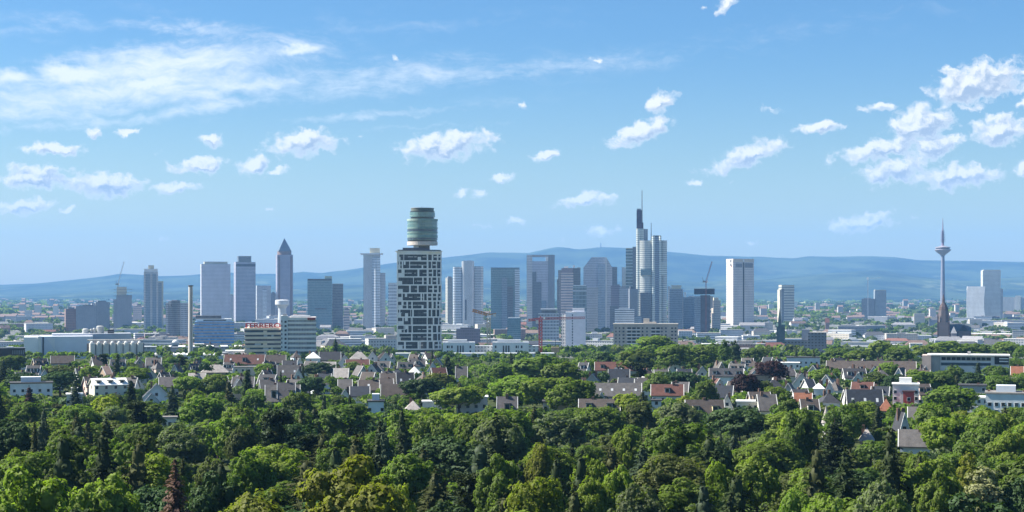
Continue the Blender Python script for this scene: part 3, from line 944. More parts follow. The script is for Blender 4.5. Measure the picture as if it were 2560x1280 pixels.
# right of the bank tower
t = Tower('office_tower', 'dark blue glass tower with pale corner strips right of the bank tower', 'tower', 1676, 1708, 3350, GL_BLUE, 722, 0, 30)
t.slab('crown', 1680, 1705, 713, 722, OLIVE, 2, 28)
t.slab('corner_strip', 1671, 1678, 716, None, ST_LIGHT, 3, 27)
t.slab('corner_strip', 1706, 1710, 724, None, ST_LIGHT, 3, 27)
t = Tower('office_block', 'low glass block with a bright white roof box beside dark blue tower', 'office building', 1709, 1741, 3500, GL_BLUE, 743, 0, 24)
t.slab('roof_box', 1712, 1717, 731, 743, WHITE, 3, 14)
t.slab('roof_plant', 1722, 1738, 740, 743, PALE, 4, 18)

# second tower under construction
t = Tower('tower_under_construction', 'dark concrete building core widening into a black formwork cap', 'tower', 1738, 1789, 3200, None, None, 0, 34)
t.slab('core', 1753, 1778, 738, None, CONC_DK, 5, 30)
t.slab('formwork_cap', 1738, 1789, 722, 736, pm('black_formwork', (.04, .04, .05), .8, .3, .3), 1, 33)
m_ = MB()
for i in range(18): m_.box(t.x(1738.5 + i * 2.85), t.x(1739.5 + i * 2.85), 0.5 - 17, 1 - 17, t.z(722), t.z(719.5))
t.mb('railing', m_, STEEL)
t.slab('finished_wing', 1738, 1754, 741, None, GL_BLUE, 4, 28)
t.slab('finished_wing', 1777, 1785, 741, 770, CONC, 6, 28)
c = Tower('tower_crane', 'slim reddish luffing crane rising out of the black formwork cap', 'crane', 1755, 1785, 3190, None, None)
kx = lambda px: (px - 1770) * 3190 / F
cz = lambda py: Z(py, 3190) - c.z0
RUST = pm('dull_red_steel', (.30, .12, .10), .6, .15)
c.mb('mast', MB().lattice((kx(1767), -18, 0), (kx(1767), -18, cz(703)), 2.4, 4, .55), RUST)
c.mb('jib', MB().lattice((kx(1767), -18, cz(704)), (kx(1782), -18, cz(654)), 1.9, 4, .5), RUST)
c.mb('counter_jib', MB().box(kx(1759), kx(1768), -19.3, -16.7, cz(706), cz(702)).bar((kx(1761), -18, cz(702)), (kx(1757), -18, cz(692)), .8), STEEL)
c.mb('cab', MB().box(kx(1769), kx(1772), -20, -17, cz(706), cz(701.5)), WHITE)

t = Tower('apartment_block', 'beige stepped block right of the unfinished dark core', 'apartment building', 1780, 1803, 3500, ST_BEIGE, 751, 10, 24)
t.slab('roof_storey', 1783, 1798, 744, 751, OLIVE, 4, 20)

# pale stone tower with emblem
d = 3700
t = Tower('office_tower', 'pale stone tower with sunlit left face, dark centre slot and roof emblem', 'tower', 1819, 1888, d, facade('pale_lilac_fins', (.60, .56, .53), (.14, .15, .19), 3.8, 2.6, .62, .5, .2, .6, .2), 648, 21, 44)
W2 = t.w / 2
t.mb('crown', MB().box(-W2 - .15, W2 + .15, -22.15, 22.15, t.z(655), t.z(647)), pm('warm_pale_stone', (.60, .53, .44), .7, .06))
t.mb('centre_slot', MB().box(-1.6, 1.6, -22.4, -21.9, 0, t.z(656)), PANE)
t.mb('slot_lamp', MB().box(-1.8, 1.8, -22.5, -21.9, t.z(655.5), t.z(648.5)), WHITE)
t.mb('louvre_band', MB().box(-W2 + 6, -3, -22.35, -21.9, t.z(668), t.z(659)), STEEL)
t.mb('louvre_band', MB().box(3, W2 - 3, -22.35, -21.9, t.z(669), t.z(658)), STEEL)
# emblem of crossed keys on a plain panel, left face
t.mb('emblem_panel', MB().box(-W2 - .5, -W2 + .1, -21, 4, t.z(671), t.z(649)), WHITE)
m_ = MB()
kb, y0, zc = -W2 - .7, -9.5, t.z(657)
for a in (-35, 0, 35):
    dy, dz = math.sin(R(a)) * 6, math.cos(R(a)) * 6
    m_.bar((kb, y0 - dy, zc - dz), (kb, y0 + dy, zc + dz), 1.2)
    m_.box(kb - .4, kb + .4, y0 - dy - 1.6, y0 - dy + 1.6, zc - dz - 1.6, zc - dz + 1.6)
    m_.box(kb - .4, kb + .4, y0 + dy - 1.3, y0 + dy + 2, zc + dz - 1.2, zc + dz + 1)
t.mb('key_emblem', m_, CONC_DK)
text_mesh('UBS', 'wall_letters', pm('red_brown_letters', (.25, .07, .05), .5, .05), t.root, (-W2 - .6, -12, t.z(668.5)), 4.4, 12, .1, (R(90), 0, R(-90)), .02)

t = Tower('apartment_tower', 'olive tower with dark left face standing alone beside the fields', 'tower', 1949, 1988, 4300, facade('olive_bands', (.42, .42, .36), (.12, .14, .15), 7.0, 3, .4, 1, .25, .6, .2), 714, 16, 30)
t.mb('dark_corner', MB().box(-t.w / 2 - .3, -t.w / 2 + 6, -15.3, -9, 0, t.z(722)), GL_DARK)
t.mb('roof_rim', MB().box(-t.w / 2, t.w / 2, -15, 15, t.z(714), t.z(712.5)), OLIVE)
t.slab('side_wing', 1944, 1952, 724, None, OLIVE, 4, 26)

# dark green church
d = 2500
t = Tower('church', 'dark green church tower with a needle spire among low roofs', 'church', 1943, 1964, d, None, None, 0, 12)
CU = pm('dark_verdigris_stone', (.05, .08, .075), .7, .2, .2)
t.mb('nave', MB().box(t.x(1943), t.x(1964), -6, 6, -1, t.z(816)), CU)
t.mb('roof', MB().gable(t.x(1943), t.x(1964), -6, 6, t.z(816), t.z(808), .3), pm('verdigris_roof', (.06, .11, .10), .6, .2))
t.mb('steeple', MB().box(t.x(1947), t.x(1955), -8, -3, -1, t.z(798)), CU)
sx = t.x(1951)
t.mb('spire', MB().prism([(sx - 2.4, -7.9), (sx + 2.4, -7.9), (sx + 2.4, -3.1), (sx - 2.4, -3.1)], t.z(798), t.z(770), False, True, [(sx - .1, -5.6), (sx + .1, -5.6), (sx + .1, -5.4), (sx - .1, -5.4)]), CU)

# dark apartment building close by
t = Tower('apartment_block', 'dark shaded slate apartment block rising above the trees', 'apartment building', 1968, 2071, 1650, None, None, 0, 26)
DKAP = facade('shaded_slate_flats', (.13, .15, .18), (.03, .035, .045), 3.0, 3.4, .45, .5, .25, .7, .35)  # shade on the block is put into its dark wall colour
t.slab('high_wing', 2026, 2071, 832, None, DKAP, 0, 26)
t.slab('low_wing', 1968, 2027, 850, None, DKAP, 2, 22)
t.slab('stair_tower', 2010, 2030, 824, None, pm('grey_blue_render', (.26, .29, .34), .8, .1), 12, 24)
t.slab('roof_rim', 2030, 2071, 830.5, 832, CONC, -.3, 26.3)

# tv tower
d = 5400
t = Tower('tv_tower', 'tall slender telecommunications tower with a wide saucer pod and needle antenna', 'tower', 2338, 2378, d, None, None, 0, 10)
TVC = pm('tv_tower_concrete', (.20, .215, .28), .8, .08, .05)
t.mb('shaft', MB().lathe([(10.5, -1), (8.2, t.z(760)), (6.6, t.z(700)), (5.6, t.z(645)), (5.6, t.z(640))], 28), TVC)
t.mb('pod', MB().lathe([(6, t.z(640)), (10, t.z(636)), (22, t.z(629)), (26.5, t.z(625)), (26.5, t.z(623.5)), (22, t.z(622.5))], 36), pm('pod_cladding', (.29, .28, .33), .6, .06))
t.mb('pod_window_band', MB().lathe([(22.2, t.z(623)), (22.2, t.z(620))], 36), PANE)
t.mb('pod_roof', MB().lathe([(24.5, t.z(620)), (24.5, t.z(618)), (15, t.z(616.5)), (5, t.z(614))], 36), pm('pod_cladding', (.5, .44, .42)))
VIO = pm('violet_grey_steel', (.22, .17, .24), .6, .1)
t.mb('antenna', MB().lathe([(4.4, t.z(615)), (3.6, t.z(585)), (2.2, t.z(575)), (1.3, t.z(560)), (.6, t.z(545))], 12), VIO)
for i in range(7):
    zz = t.z(603 - i * 4.2)
    t.mb('antenna_ring', MB().cyl(0, 0, 8.6 - i * .35, 8.6 - i * .35, zz, zz + 1.5, 20), VIO)

# cathedral
d = 2650
t = Tower('cathedral', 'dark red sandstone cathedral with a domed crown and lantern spire', 'church', 2348, 2441, d, None, None, 0, 16)
SAND = facade('dark_red_sandstone', (.085, .06, .058), (.03, .025, .025), 9, 3.2, .6, .35, .8, .85, .2)
SAND2 = pm('red_sandstone', (.09, .063, .06), .85, .2, .3)
kk = d / F
cx = t.x(2363)
oct_ = lambda r, n=8: [(cx + r * math.cos(2 * math.pi * (i + .5) / n), r * math.sin(2 * math.pi * (i + .5) / n)) for i in range(n)]
def octo(r0, r1, p0, p1, part, mat): t.mb(part, MB().prism(oct_(r0), t.z(p0) if p0 else -1, t.z(p1), True, True, oct_(r1)), mat)
t.mb('tower_base', MB().box(cx - 9.6, cx + 9.6, -9, 9, -1, t.z(806)), SAND)
octo(9.4, 8.6, 806, 776, 'octagon', SAND)
octo(8.4, 7.0, 776, 767, 'dome', SAND2)
octo(7.0, 3.0, 767, 757, 'dome', SAND2)
octo(2.6, 2.2, 757, 749, 'lantern', SAND2)
octo(2.4, .2, 749, 734, 'spire', SAND2)
for sx in (-1, 1):
    for sy in (-1, 1):
        m_ = MB().box(cx + sx * 8.6 - 1.1, cx + sx * 8.6 + 1.1, sy * 8 - 1.1, sy * 8 + 1.1, -1, t.z(792))
        m_.prism([(cx + sx * 8.6 - 1.2, sy * 8 - 1.2), (cx + sx * 8.6 + 1.2, sy * 8 - 1.2), (cx + sx * 8.6 + 1.2, sy * 8 + 1.2), (cx + sx * 8.6 - 1.2, sy * 8 + 1.2)], t.z(792), t.z(781), True, True, [(cx + sx * 8.6, sy * 8)] * 4)
        t.mb('pinnacle', m_, SAND2)
t.mb('nave', MB().box(t.x(2378), t.x(2430), 2, 20, -1, t.z(828)), SAND)
t.mb('nave_roof', MB().gable(t.x(2378), t.x(2430), 2, 20, t.z(828), t.z(810), .3), pm('dark_teal_slate', (.09, .115, .135), .6, .2))
t.mb('transept', MB().box(t.x(2399), t.x(2424), -6, 2, -1, t.z(828)), SAND)
m_ = MB().gable(-7, 8, t.x(2399), t.x(2424), t.z(828), t.z(811), .2)
m_.v = [(p[1], p[0], p[2]) for p in m_.v]; m_.f = [q[::-1] for q in m_.f]
t.mb('transept_roof', m_, pm('dark_teal_slate', (.09, .115, .135)))
cx2 = t.x(2388)
t.mb('stair_turret', MB().box(cx2 - 4.6, cx2 + 4.6, -13, -6, -1, t.z(833)), pm('grey_sandstone', (.30, .26, .26), .85, .12))
t.mb('turret_roof', MB().prism([(cx2 - 5, -13.4), (cx2 + 5, -13.4), (cx2 + 5, -5.6), (cx2 - 5, -5.6)], t.z(833), t.z(816), True, True, [(cx2, -9.5)] * 4), pm('pale_slate', (.36, .36, .38), .7, .1))

# blocks left of the tv tower with white crane
t = Tower('office_block', 'lower slate block of a far pair left of the tv tower', 'office building', 2157, 2189, 5000, GL_DARK, 747, 0, 30)
t.slab('roof_plant', 2163, 2180, 745, 747, STEEL, 6, 20)
t = Tower('office_tower', 'taller slate block of a far pair left of the tv tower', 'tower', 2187, 2218, 5000, facade('mist_blue_grid', (.24, .28, .32), (.06, .08, .10), 3.7, 2.2, .6, .6, .2, .6, .2), 726, 8, 30)
t.slab('roof_rim', 2188, 2217, 724.5, 726, OLIVE, 1, 29)
c = Tower('tower_crane', 'pale far crane with short jib before the lower slate pair block', 'crane', 2168, 2176, 4900, None, None)
kx = lambda px: (px - 2172) * 4900 / F
cz = lambda py: Z(py, 4900) - c.z0
c.mb('mast', MB().lattice((0, -20, 0), (0, -20, cz(696)), 3, 5, .7), PALE)
c.mb('jib', MB().lattice((kx(2168), -20, cz(697)), (kx(2204), -20, cz(694)), 1.6, 5, .35), PALE)
c.mb('cab', MB().box(-2.5, 2, -22, -18, cz(699), cz(693)), WHITE)

# bent pale tower and grey tower
d = 4700
t = Tower('office_tower', 'pale bent office tower leaning against a tall grey tower', 'tower', 2420, 2465, d, None, None, 0, 30)
BEND = facade('pale_bent_grid', (.76, .76, .76), (.3, .32, .35), 3.7, 1.8, .45, .5, .2, .6, .2)
def row(off, y0=-15, y1=15): return [(t.x(2421 + off), y0), (t.x(2464 + off), y0), (t.x(2464 + off * .3), y1), (t.x(2421 + off * .3), y1)]
zs = [-1, t.z(788), t.z(772), t.z(750), t.z(730), t.z(716)]
of = [2.5, 1, -1, -1, 0.5, 2]
m_ = MB()
for i in range(5): m_.prism(row(of[i]), zs[i], zs[i + 1], i == 4, i == 0, row(of[i + 1]))
t.mb('bent_body', m_, BEND)
t = Tower('office_tower', 'tall grey tower with narrow sunlit left edge behind pale bent tower', 'tower', 2457, 2505, d + 60, facade('grey_green_glass', (.56, .58, .56), (.18, .2, .22), 3.7, 2, .6, .6, .15, .5, .25), 676, 10, 34)
t.slab('roof_rim', 2460, 2504, 674.5, 676, OLIVE, 1, 33)
t.slab('lower_wing', 2497, 2512, 722, None, ST_GREY, 5, 32)
t = Tower('office_block', 'far low grey slab at the right edge beyond the bent tower', 'office building', 2510, 2568, 6000, ST_GREY, 743, 0, 30)
t.slab('tall_part', 2541, 2554, 739, None, ST_LIGHT, -2, 20)

# radio masts on the ridge
for px, top, hgt, lab in ((1502, 606, 619, 'thick concrete radio mast on the highest wooded ridge'), (1510, 612, 619.5, 'short thin aerial beside the thick ridge mast'), (2035, 624, 641, 'thin lone aerial on the ridge above the field strips')):
    r_ = thing('radio_mast', lab, 'radio mast', (X(px, RY - 60), RY - 60, Z(hgt, RY) - 25))
    wdt = 13 if px == 1502 else 5
    H_ = Z(top, RY) - Z(hgt, RY) + 25
    MB().box(-wdt / 2, wdt / 2, -wdt / 2, wdt / 2, 0, H_ * .8).build('shaft', CONC, r_)
    MB().bar((0, 0, H_ * .8), (0, 0, H_), wdt * .6, wdt * .3).build('antenna', STEEL, r_)

# ---------------------------------------------------------------- round topped residential tower (nearest high rise)
rnd = random.Random(11)
d = 1540
t = Tower('residential_tower', 'white framed residential tower with dark loggias under a green glass drum', 'tower', 988, 1103, d, None, None, 0, 34)
k = d / F
LOGGIA = facade('loggia_glass', (.06, .07, .075), (.010, .017, .023), 3.8, 1.25, .86, .84, .12, .5, .6, ior=1.45)
FRAME = pm('cream_white_frame', (.86, .84, .82), .6, .04, .2)
PANELM = pm('grey_green_panel', (.70, .75, .72), .55, .06, .2)
W = t.w / 2
front = [(-W + .5, 4)]
for i in range(15):
    u = i / 14
    x_ = -W + .6 + (2 * W - 12) * u
    front.append((x_, -13.5 - 3.2 * math.sin(math.pi * (0.15 + 0.8 * u))))
for i in range(1, 6):
    a = i / 5
    front.append((W - 11.4 + 11 * math.sin(a * math.pi / 2.4) / math.sin(math.pi / 2.4), -15.3 + 9.5 * (1 - math.cos(a * math.pi / 2.4))))
front.append((W - .2, 8))
inner = [(p[0] * .965, p[1] * .95 + .3) for p in front]
t.mb('glazing', MB().prism(inner + [(W * .95, 16), (-W * .95, 16)], -3, t.z(624)), LOGGIA)
Ls = [0.0]
for a, b in zip(front, front[1:]): Ls.append(Ls[-1] + math.hypot(b[0] - a[0], b[1] - a[1]))
LT = Ls[-1]
s_left, s_corner = Ls[1], Ls[14]
rows = [631 + 20.1 * i for i in range(13)]
ring = front + [(W - .2, 17), (-W + .5, 17)]
for i in range(13):
    zt_ = t.z(rows[i])
    t.mb('floor_slab', MB().prism(ring, zt_ - (2.0 if i == 0 else 1.0), zt_ + (.9 if i == 0 else .25), True, True), FRAME)
for i in range(12):
    za, zb = t.z(rows[i + 1]) + .25, t.z(rows[i]) - 1.0
    zm = (za + zb) / 2
    m_ = MB(); m2 = m_
    m_.panel(front, s_left, LT, zm - .03, zm + .03, -.12)
    # left third: bright panels with the line of the middle floor
    s = s_left
    m_.panel(front, s_left - .2, s_left + 1.0, za, zb, .05)
    zz = zm + rnd.uniform(-.3, .3)
    segs = [(0.02, .17), (.2, .3), (.36, .5), (.56, .62), (.66, .8), (.84, .97)]
    for a, b in segs:
        if rnd.random() < .5:
            a_, b_ = s_left + a * (s_corner - s_left) + rnd.uniform(-1, 1), s_left + b * (s_corner - s_left) + rnd.uniform(-.8, 1.5)
            m2.panel(front, a_, min(b_, s_corner), zz - .28, zz + .28, -.10)
    for q in range(2):
        a_ = s_left + rnd.random() * (s_corner - s_left - 5)
        up = rnd.random() < .5
        if (a_ - s_left) < 8 or rnd.random() < .35:
            m2.panel(front, a_, a_ + rnd.uniform(1.0, 3.2), zm if up else za, zb if up else zm, -.10)
    m2.panel(front, s_left + 1.2, s_left + rnd.uniform(3, 6), za, zm - .1, -.08)
    for q in range(3):
        a_ = s_left + rnd.random() * (s_corner - s_left - 3)
        m_.panel(front, a_, a_ + rnd.uniform(.5, 1.9), za, zb, -.06)
    # right part: white wall with tall dark openings
    s = s_corner - 1.0
    while s < LT - 11:
        m_.panel(front, s, s + rnd.uniform(1.0, 2.0), za, zb, .02)
        s += rnd.uniform(4.0, 6.0)
        if rnd.random() < .5: m_.panel(front, s - 3, s, zm - .5, zm + .6, .0)
    m_.panel(front, LT - 11.4, LT, za, zb, .02)
    t.mb('facade_pattern', m_, FRAME); 
m_ = MB().panel(front, s_left, s_corner, t.z(630), t.z(627.5), .1)
t.slab('roof_storey', 1004, 1072, 619, 626, pm('plum_roof_storey', (.14, .12, .14), .4, .15, .2), 6, 26)
t.slab('roof_parapet', 986, 1103, 627.2, 629, FRAME, 0, 33)
t.slab('neck', 1031, 1072, 612, 622, FRAME, 9, 25)
t.slab('neck_window', 1044, 1072, 614, 621, PANE, 8.8, 9.2)
cx = t.x(1053.5); Rm = (1092 - 1015) / 2 * k
GREENG = facade('green_drum_glass', (.13, .21, .20), (.045, .11, .115), 4.0, 1.6, .8, .85, .08, .3, .3)
def disc(part, r, p0, p1, mat, n=40, parent=None): return MB().cyl(cx, 0, r, r, t.z(p0), t.z(p1), n).build(part, mat, parent or t.root)
disc('drum_base', Rm, 612, 603, pm('pinkish_beige_drum', (.62, .55, .50), .6, .06))
disc('drum_band', Rm - .4, 603, 599, PANE)
dr = disc('drum', Rm - .15, 599, 551, GREENG)
for p0, p1 in ((593, 587), (582, 578.5), (571, 567)): disc('glass_band', Rm + .12, p0, p1, pm('pale_green_panel', (.20, .30, .28), .35, .1, .2), parent=dr)
for p0, p1 in ((598, 594), (577.5, 572)): disc('window_band', Rm - .02, p0, p1, PANE2, parent=dr)
disc('drum_cornice', Rm + .25, 551, 546, pm('verdigris_panel', (.30, .40, .36), .5, .1))
disc('upper_band', Rm - 3.2, 546, 541, PANE)
disc('upper_drum', Rm - 2.4, 541, 529, GREENG)
disc('upper_band', Rm - 2.7, 529, 526, PANE)
disc('upper_rim', Rm - 3.6, 526, 519, pm('dark_green_bronze', (.13, .15, .13), .5, .15))
disc('roof_disc', Rm - 3.3, 519, 518, CONC)
mast(t, 1052, 513, 518, .4, .2)

# ---------------------------------------------------------------- office building with red roof letters
d = 1340
t = Tower('office_building', 'cream banded office building with large red letters on its roof', 'office building', 607, 785, d, None, None, 0, 24)
k = d / F
CREAM = pm('cream_spandrel', (.86, .70, .55), .7, .07, .15)
t.slab('core', 608, 697, 822, None, PANE2, .8, 22)
pys = [820 + 10.6 * i for i in range(8)]
for i, p in enumerate(pys):
    t.slab('spandrel_band', 607, 698, p, p + (6.2 if i else 5.0), CREAM, 0, 23)
for i in range(7):
    for j in range(4):
        a = 609 + 22 * j + rnd.uniform(-3, 3)
        if rnd.random() < .55: t.slab('window_blind', a, a + rnd.uniform(5, 16), pys[i] + 6.4, pys[i + 1], PALE if rnd.random() < .6 else CREAM, .55, .9)
sf = MB()
for px in range(611, 697, 12): sf.bar((t.x(px), -10, t.z(821)), (t.x(px), -10, t.z(808)), .22)
for py in (809, 818): sf.bar((t.x(609), -10, t.z(py)), (t.x(697), -10, t.z(py)), .22)
t.mb('sign_frame', sf, STEEL)
text_mesh('FERRERO', 'roof_letters', pm('red_sign_letters', (.75, .09, .07), .5, .06), t.root, (t.x(653), -10.4, t.z(819.6)), 3.9, (696 - 609) * k, .3, (R(90), 0, 0), .03)
t.slab('penthouse', 630, 690, 812, 820, PALE, 8, 18)
STW = pm('white_stair_tower', (.74, .75, .76), .7, .05)
t.slab('stair_tower', 697, 714, 789, None, STW, -1.5, 20)
t.slab('stair_head', 702, 712, 785, 789, STEEL, 3, 12)
for i in range(9):
    p = 802 + 10.6 * i
    t.slab('window', 706, 711, p, p + 5, PANE, -1.62, -1.3)
    t.slab('window', 698, 700.5, p - 1, p + 4, PANE, -1.62, -1.3)
def bow(l, r, y1): 
    a, b = t.x(l), t.x(r)
    return [(a + (b - a) * i / 14, -12 - 2.6 * math.sin(math.pi * (.1 + .75 * i / 14))) for i in range(15)] + [(b, y1), (a, y1)]
def bow_in(l, r, y1, o): return [(p[0], p[1] + o if j < 15 else p[1]) for j, p in enumerate(bow(l, r, y1))]
t.poly('office_core', bow_in(714, 784, 11, .6), 800, None, facade('office_glass_row', (.34, .36, .40), (.07, .09, .12), 3.47, 1.3, 1.0, .78, .12, .5, .7))
pr = [793 + 11.4 * i for i in range(10)]
for i, p in enumerate(pr):
    t.poly('spandrel_band', bow(714, 785, 12), p, p + (7.6 if i == 0 else 5.6), pm('white_spandrel', (.86, .81, .77), .7, .05, .15))
t.slab('roof_plant', 722, 770, 789, 793, PALE, 7, 18)
t.slab('logo_panel', 763, 782, 794.2, 800, pm('red_logo', (.34, .035, .03), .5, .06), -2.9, -1)
text_mesh('FERRERO', 'logo_letters', pm('logo_letter_white', (.55, .25, .2), .5, .02), t.root, (t.x(772.5), -15.05, t.z(798.6)), .9, 15 * k, .02)

# ---------------------------------------------------------------- industrial buildings, left
d = 1430
t = Tower('factory_hall', 'large windowless pale blue grey factory block with dark vertical slot', 'factory', 45, 211, d, None, None, 0, 46)
BG = pm('pale_blue_grey_sheet', (.76, .79, .86), .55, .05, .06)
t.slab('body', 84, 211, 841, None, BG, 0, 44)
t.slab('white_wing', 45, 86, 842, None, pm('white_sheet_cladding', (.84, .84, .86), .5, .05, .06), -6, 40)
t.slab('wing_edge', 79, 87, 840, None, WHITE, -7, -5.5)
t.slab('wall_slot', 89, 93, 843, None, SLATE, -.3, .2)
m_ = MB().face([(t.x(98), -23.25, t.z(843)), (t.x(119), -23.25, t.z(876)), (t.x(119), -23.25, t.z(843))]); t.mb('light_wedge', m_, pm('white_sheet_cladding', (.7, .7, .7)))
t.slab('rear_storey', 112, 308, 836, 852, pm('pale_grey_rear', (.50, .52, .57), .6, .06), 20, 44)
for l, r_, tp in ((187, 203, 824), (206, 213, 825), (213, 221, 823), (222, 241, 817)):
    c_ = (t.x(l) + t.x(r_)) / 2
    t.mb('roof_tank', MB().lathe([((t.x(r_) - t.x(l)) / 2, t.z(838)), ((t.x(r_) - t.x(l)) / 2, t.z(tp + 2)), ((t.x(r_) - t.x(l)) / 3, t.z(tp)), (.1, t.z(tp - .5))], 18, c_, 10), pm('dull_grey_tank', (.42, .43, .42), .5, .1))
m_ = MB().box(t.x(250), t.x(266), 5, 8, t.z(836), t.z(827)); t.mb('roof_unit', m_, pm('black_roof_unit', (.02, .02, .025), .5, .1))
t.mb('roof_unit_louvre', MB().box(t.x(251), t.x(265), 4.8, 5, t.z(832), t.z(830.6)), STEEL)

d = 1400
t = Tower('grain_silo_row', 'row of eight joined concrete silo cylinders with dark gaps and small roof caps', 'silos', 212, 353, d, None, None, 0, 20)
SILO = pm('silo_concrete', (.66, .64, .60), .8, .10, .10, streak=True)
nS = 8
sw = (350 - 217) / nS
for i in range(nS):
    c_ = t.x(217 + sw * (i + .5)); r_ = sw * .47 * d / F
    t.mb('silo', MB().cyl(c_, -4, r_, r_, -6, t.z(858), 24), SILO)
    t.mb('silo_cap', MB().lathe([(r_ * .5, t.z(858)), (r_ * .42, t.z(854.5)), (.2, t.z(853))], 14, c_ - r_ * .2, -4), WHITE)
t.slab('back_wall', 212, 352, 859, None, pm('dark_gap_wall', (.13, .13, .14), .8, .1), 7.5, 12)
t.slab('gantry', 213, 350, 849.5, 853, pm('beige_gantry', (.5, .48, .44), .7, .1), 7, 14)
t = Tower('factory_annex', 'small grey steel framed annex right of the joined silos', 'factory', 352, 386, 1460, facade('grey_annex', (.34, .37, .40), (.08, .1, .12), 4.5, 4, .6, .7, .3, .6, .4), 868, 0, 14)
t.slab('roof_rim', 351, 387, 866.5, 868, PALE, -.3, 14.3)
t = Tower('brown_office', 'dark brown flat roofed block with pale pilasters at the left edge', 'office building', -30, 52, 1180, pm('dark_brown_brick', (.085, .065, .06), .8, .15), 872, 0, 16)
for i in range(6): t.slab('pilaster', 22 + i * 5, 24 + i * 5, 876, 886, CONC, -.2, .1)
t.slab('roof_rim', -30, 53, 870, 872, SLATE, -.3, 16.3)
t.slab('roof_light', 8, 24, 867.5, 870, WHITE, 2, 8)

def hall(name, label, l, r, top, d, mat, roof, teeth=0, depth=30, cat='hall', rt=None):
    t = Tower(name, label, cat, l, r, d, mat, top, 0, depth)
    t.slab('roof_edge', l - .5, r + .5, rt or top - 1.5, top, roof, -.4, depth + .3)
    for i in range(teeth):
        a = l + (r - l) * (i + .2) / teeth
        t.slab('roof_light', a, a + (r - l) / teeth * .5, top - 3.8, top - 1.5, WHITE, 2, depth - 2)
    return t
WSH = facade('white_shed_sheet', (.60, .64, .68), (.30, .33, .36), 30, 2.2, .95, .06, .5, .6, .1)
hall('factory_shed', 'long low white shed with roof vents stretching behind the slim chimney', 348, 470, 889, 1330, WSH, WHITE, 9)
hall('factory_shed', 'bright white shed right of the slim chimney base with roof lights', 484, 549, 889, 1335, WSH, WHITE, 5)
hall('warehouse', 'pale grey stepped warehouse block left of the office with red letters', 556, 604, 879, 1360, pm('pale_blue_grey_sheet', (.5, .5, .6)), PALE, 0).slab('dark_gate', 577, 603, 887, 894, PANE, -.3, .2)
hall('warehouse', 'dark fronted low warehouse between the white sheds', 548, 562, 884, 1350, SLATE, STEEL, 0)
hall('works_hall', 'long dark roofed works hall behind the chimney', 395, 605, 870, 1650, facade('works_hall_wall', (.30, .33, .36), (.09, .1, .12), 5, 4, .5, .6, .3, .7, .4), SLATE, 6, 40)
t = Tower('domed_kiosk', 'small pale tower with a white domed cap left of the slim chimney', 'tower', 427, 446, 1700, pm('pale_plaster_tower', (.48, .50, .53), .8, .1), 856, 0, 8)
t.mb('dome', MB().sphere((t.x(436.5), 0, t.z(856)), 3.3, 14, 8, .8, 0.0), WHITE)
t.slab('arch_opening', 431, 442, 862, 872, SLATE, -.2, .1)

# ---------------------------------------------------------------- white low blocks right of the round topped tower
d = 1480
WB = pm('bright_white_render', (.86, .86, .87), .6, .04)
for l, r, lab in ((1106, 1187, 'white low block with three tall dark windows beside the round topped tower'), (1231, 1322, 'white low block with three tall windows left of the red crane mast')):
    t = Tower('apartment_block', lab, 'apartment building', l, r, d, WB, 857, 0, 18)
    t.slab('roof_rim', l, r, 855.5, 857, PALE, .3, 17.7)
    q = l + (26 if l < 1200 else 22)
    for i in range(3): t.slab('tall_window', l + 36 + i * 6.5 - (10 if l > 1200 else 0) , l + 39.5 + i * 6.5 - (10 if l > 1200 else 0), 864, 882, PANE, -.15, .1)
    for cxp in ((10, 15, 21, 67) if l < 1200 else (6, 58, 64, 71)):
        for py in (864, 876): t.slab('window', l + cxp, l + cxp + (4 if cxp not in (15, 64) else 2), py, py + 6.5, PANE, -.15, .1)
    t.slab('penthouse', l + 12, r - 20, 850, 855.5, PALE, 6, 16)
t = Tower('link_block', 'grey set back link block behind the orange crane mast', 'apartment building', 1186, 1232, d + 12, facade('grey_link', (.46, .49, .52), (.10, .11, .13), 3.4, 3, .5, .45, .2, .7, .4), 866, 0, 14)
t.slab('roof_rim', 1186, 1232, 864.8, 866, PALE, -.2, 14)
t = Tower('apartment_block', 'grey and white terraced low block just left of the red crane mast', 'apartment building', 1322, 1350, d, facade('grey_terrace', (.60, .60, .60), (.08, .09, .11), 3.6, 4, .5, .45, .2, .7, .4), 866, 0, 16)
t.slab('roof_rim', 1322, 1350, 864.5, 866, PALE, -.2, 16)
t = Tower('retaining_block', 'long white podium building under the white low blocks', 'building', 985, 1385, 1385, facade('podium_white', (.50, .51, .56), (.16, .18, .2), 6.5, 11, .35, .28, .3, .7, .4), 884, 0, 16)
t.slab('roof_edge', 984, 1386, 883.2, 884, PALE, -.3, 16)
t.slab('arched_gate', 1193, 1203, 893, 899, SLATE, -.2, .1)
t = Tower('office_block', 'dark plum flat roofed block behind the orange crane jib end', 'office building', 1140, 1200, 2200, facade('plum_block', (.17, .15, .19), (.05, .05, .07), 4, 3, .4, .7, .3, .7, .3), 822, 0, 24)
t.slab('roof_plant', 1150, 1185, 819, 822, SLATE, 4, 16)

# white windowless flats
t = Tower('apartment_block', 'plain white high block with one column of tiny windows', 'apartment building', 1415, 1465, 1900, pm('white_lilac_render', (.82, .81, .86), .75, .04), 780, 0, 16)
t.slab('lift_head', 1432, 1462, 771, 780, pm('white_lilac_render', (.7, .7, .7)), 2, 13)
for i in range(12): t.slab('window', 1430.5, 1433, 786 + i * 7, 790 + i * 7, PANE2, -.12, .1)
t.slab('side_wing', 1403, 1416, 786, None, ST_LIGHT, 4, 14)

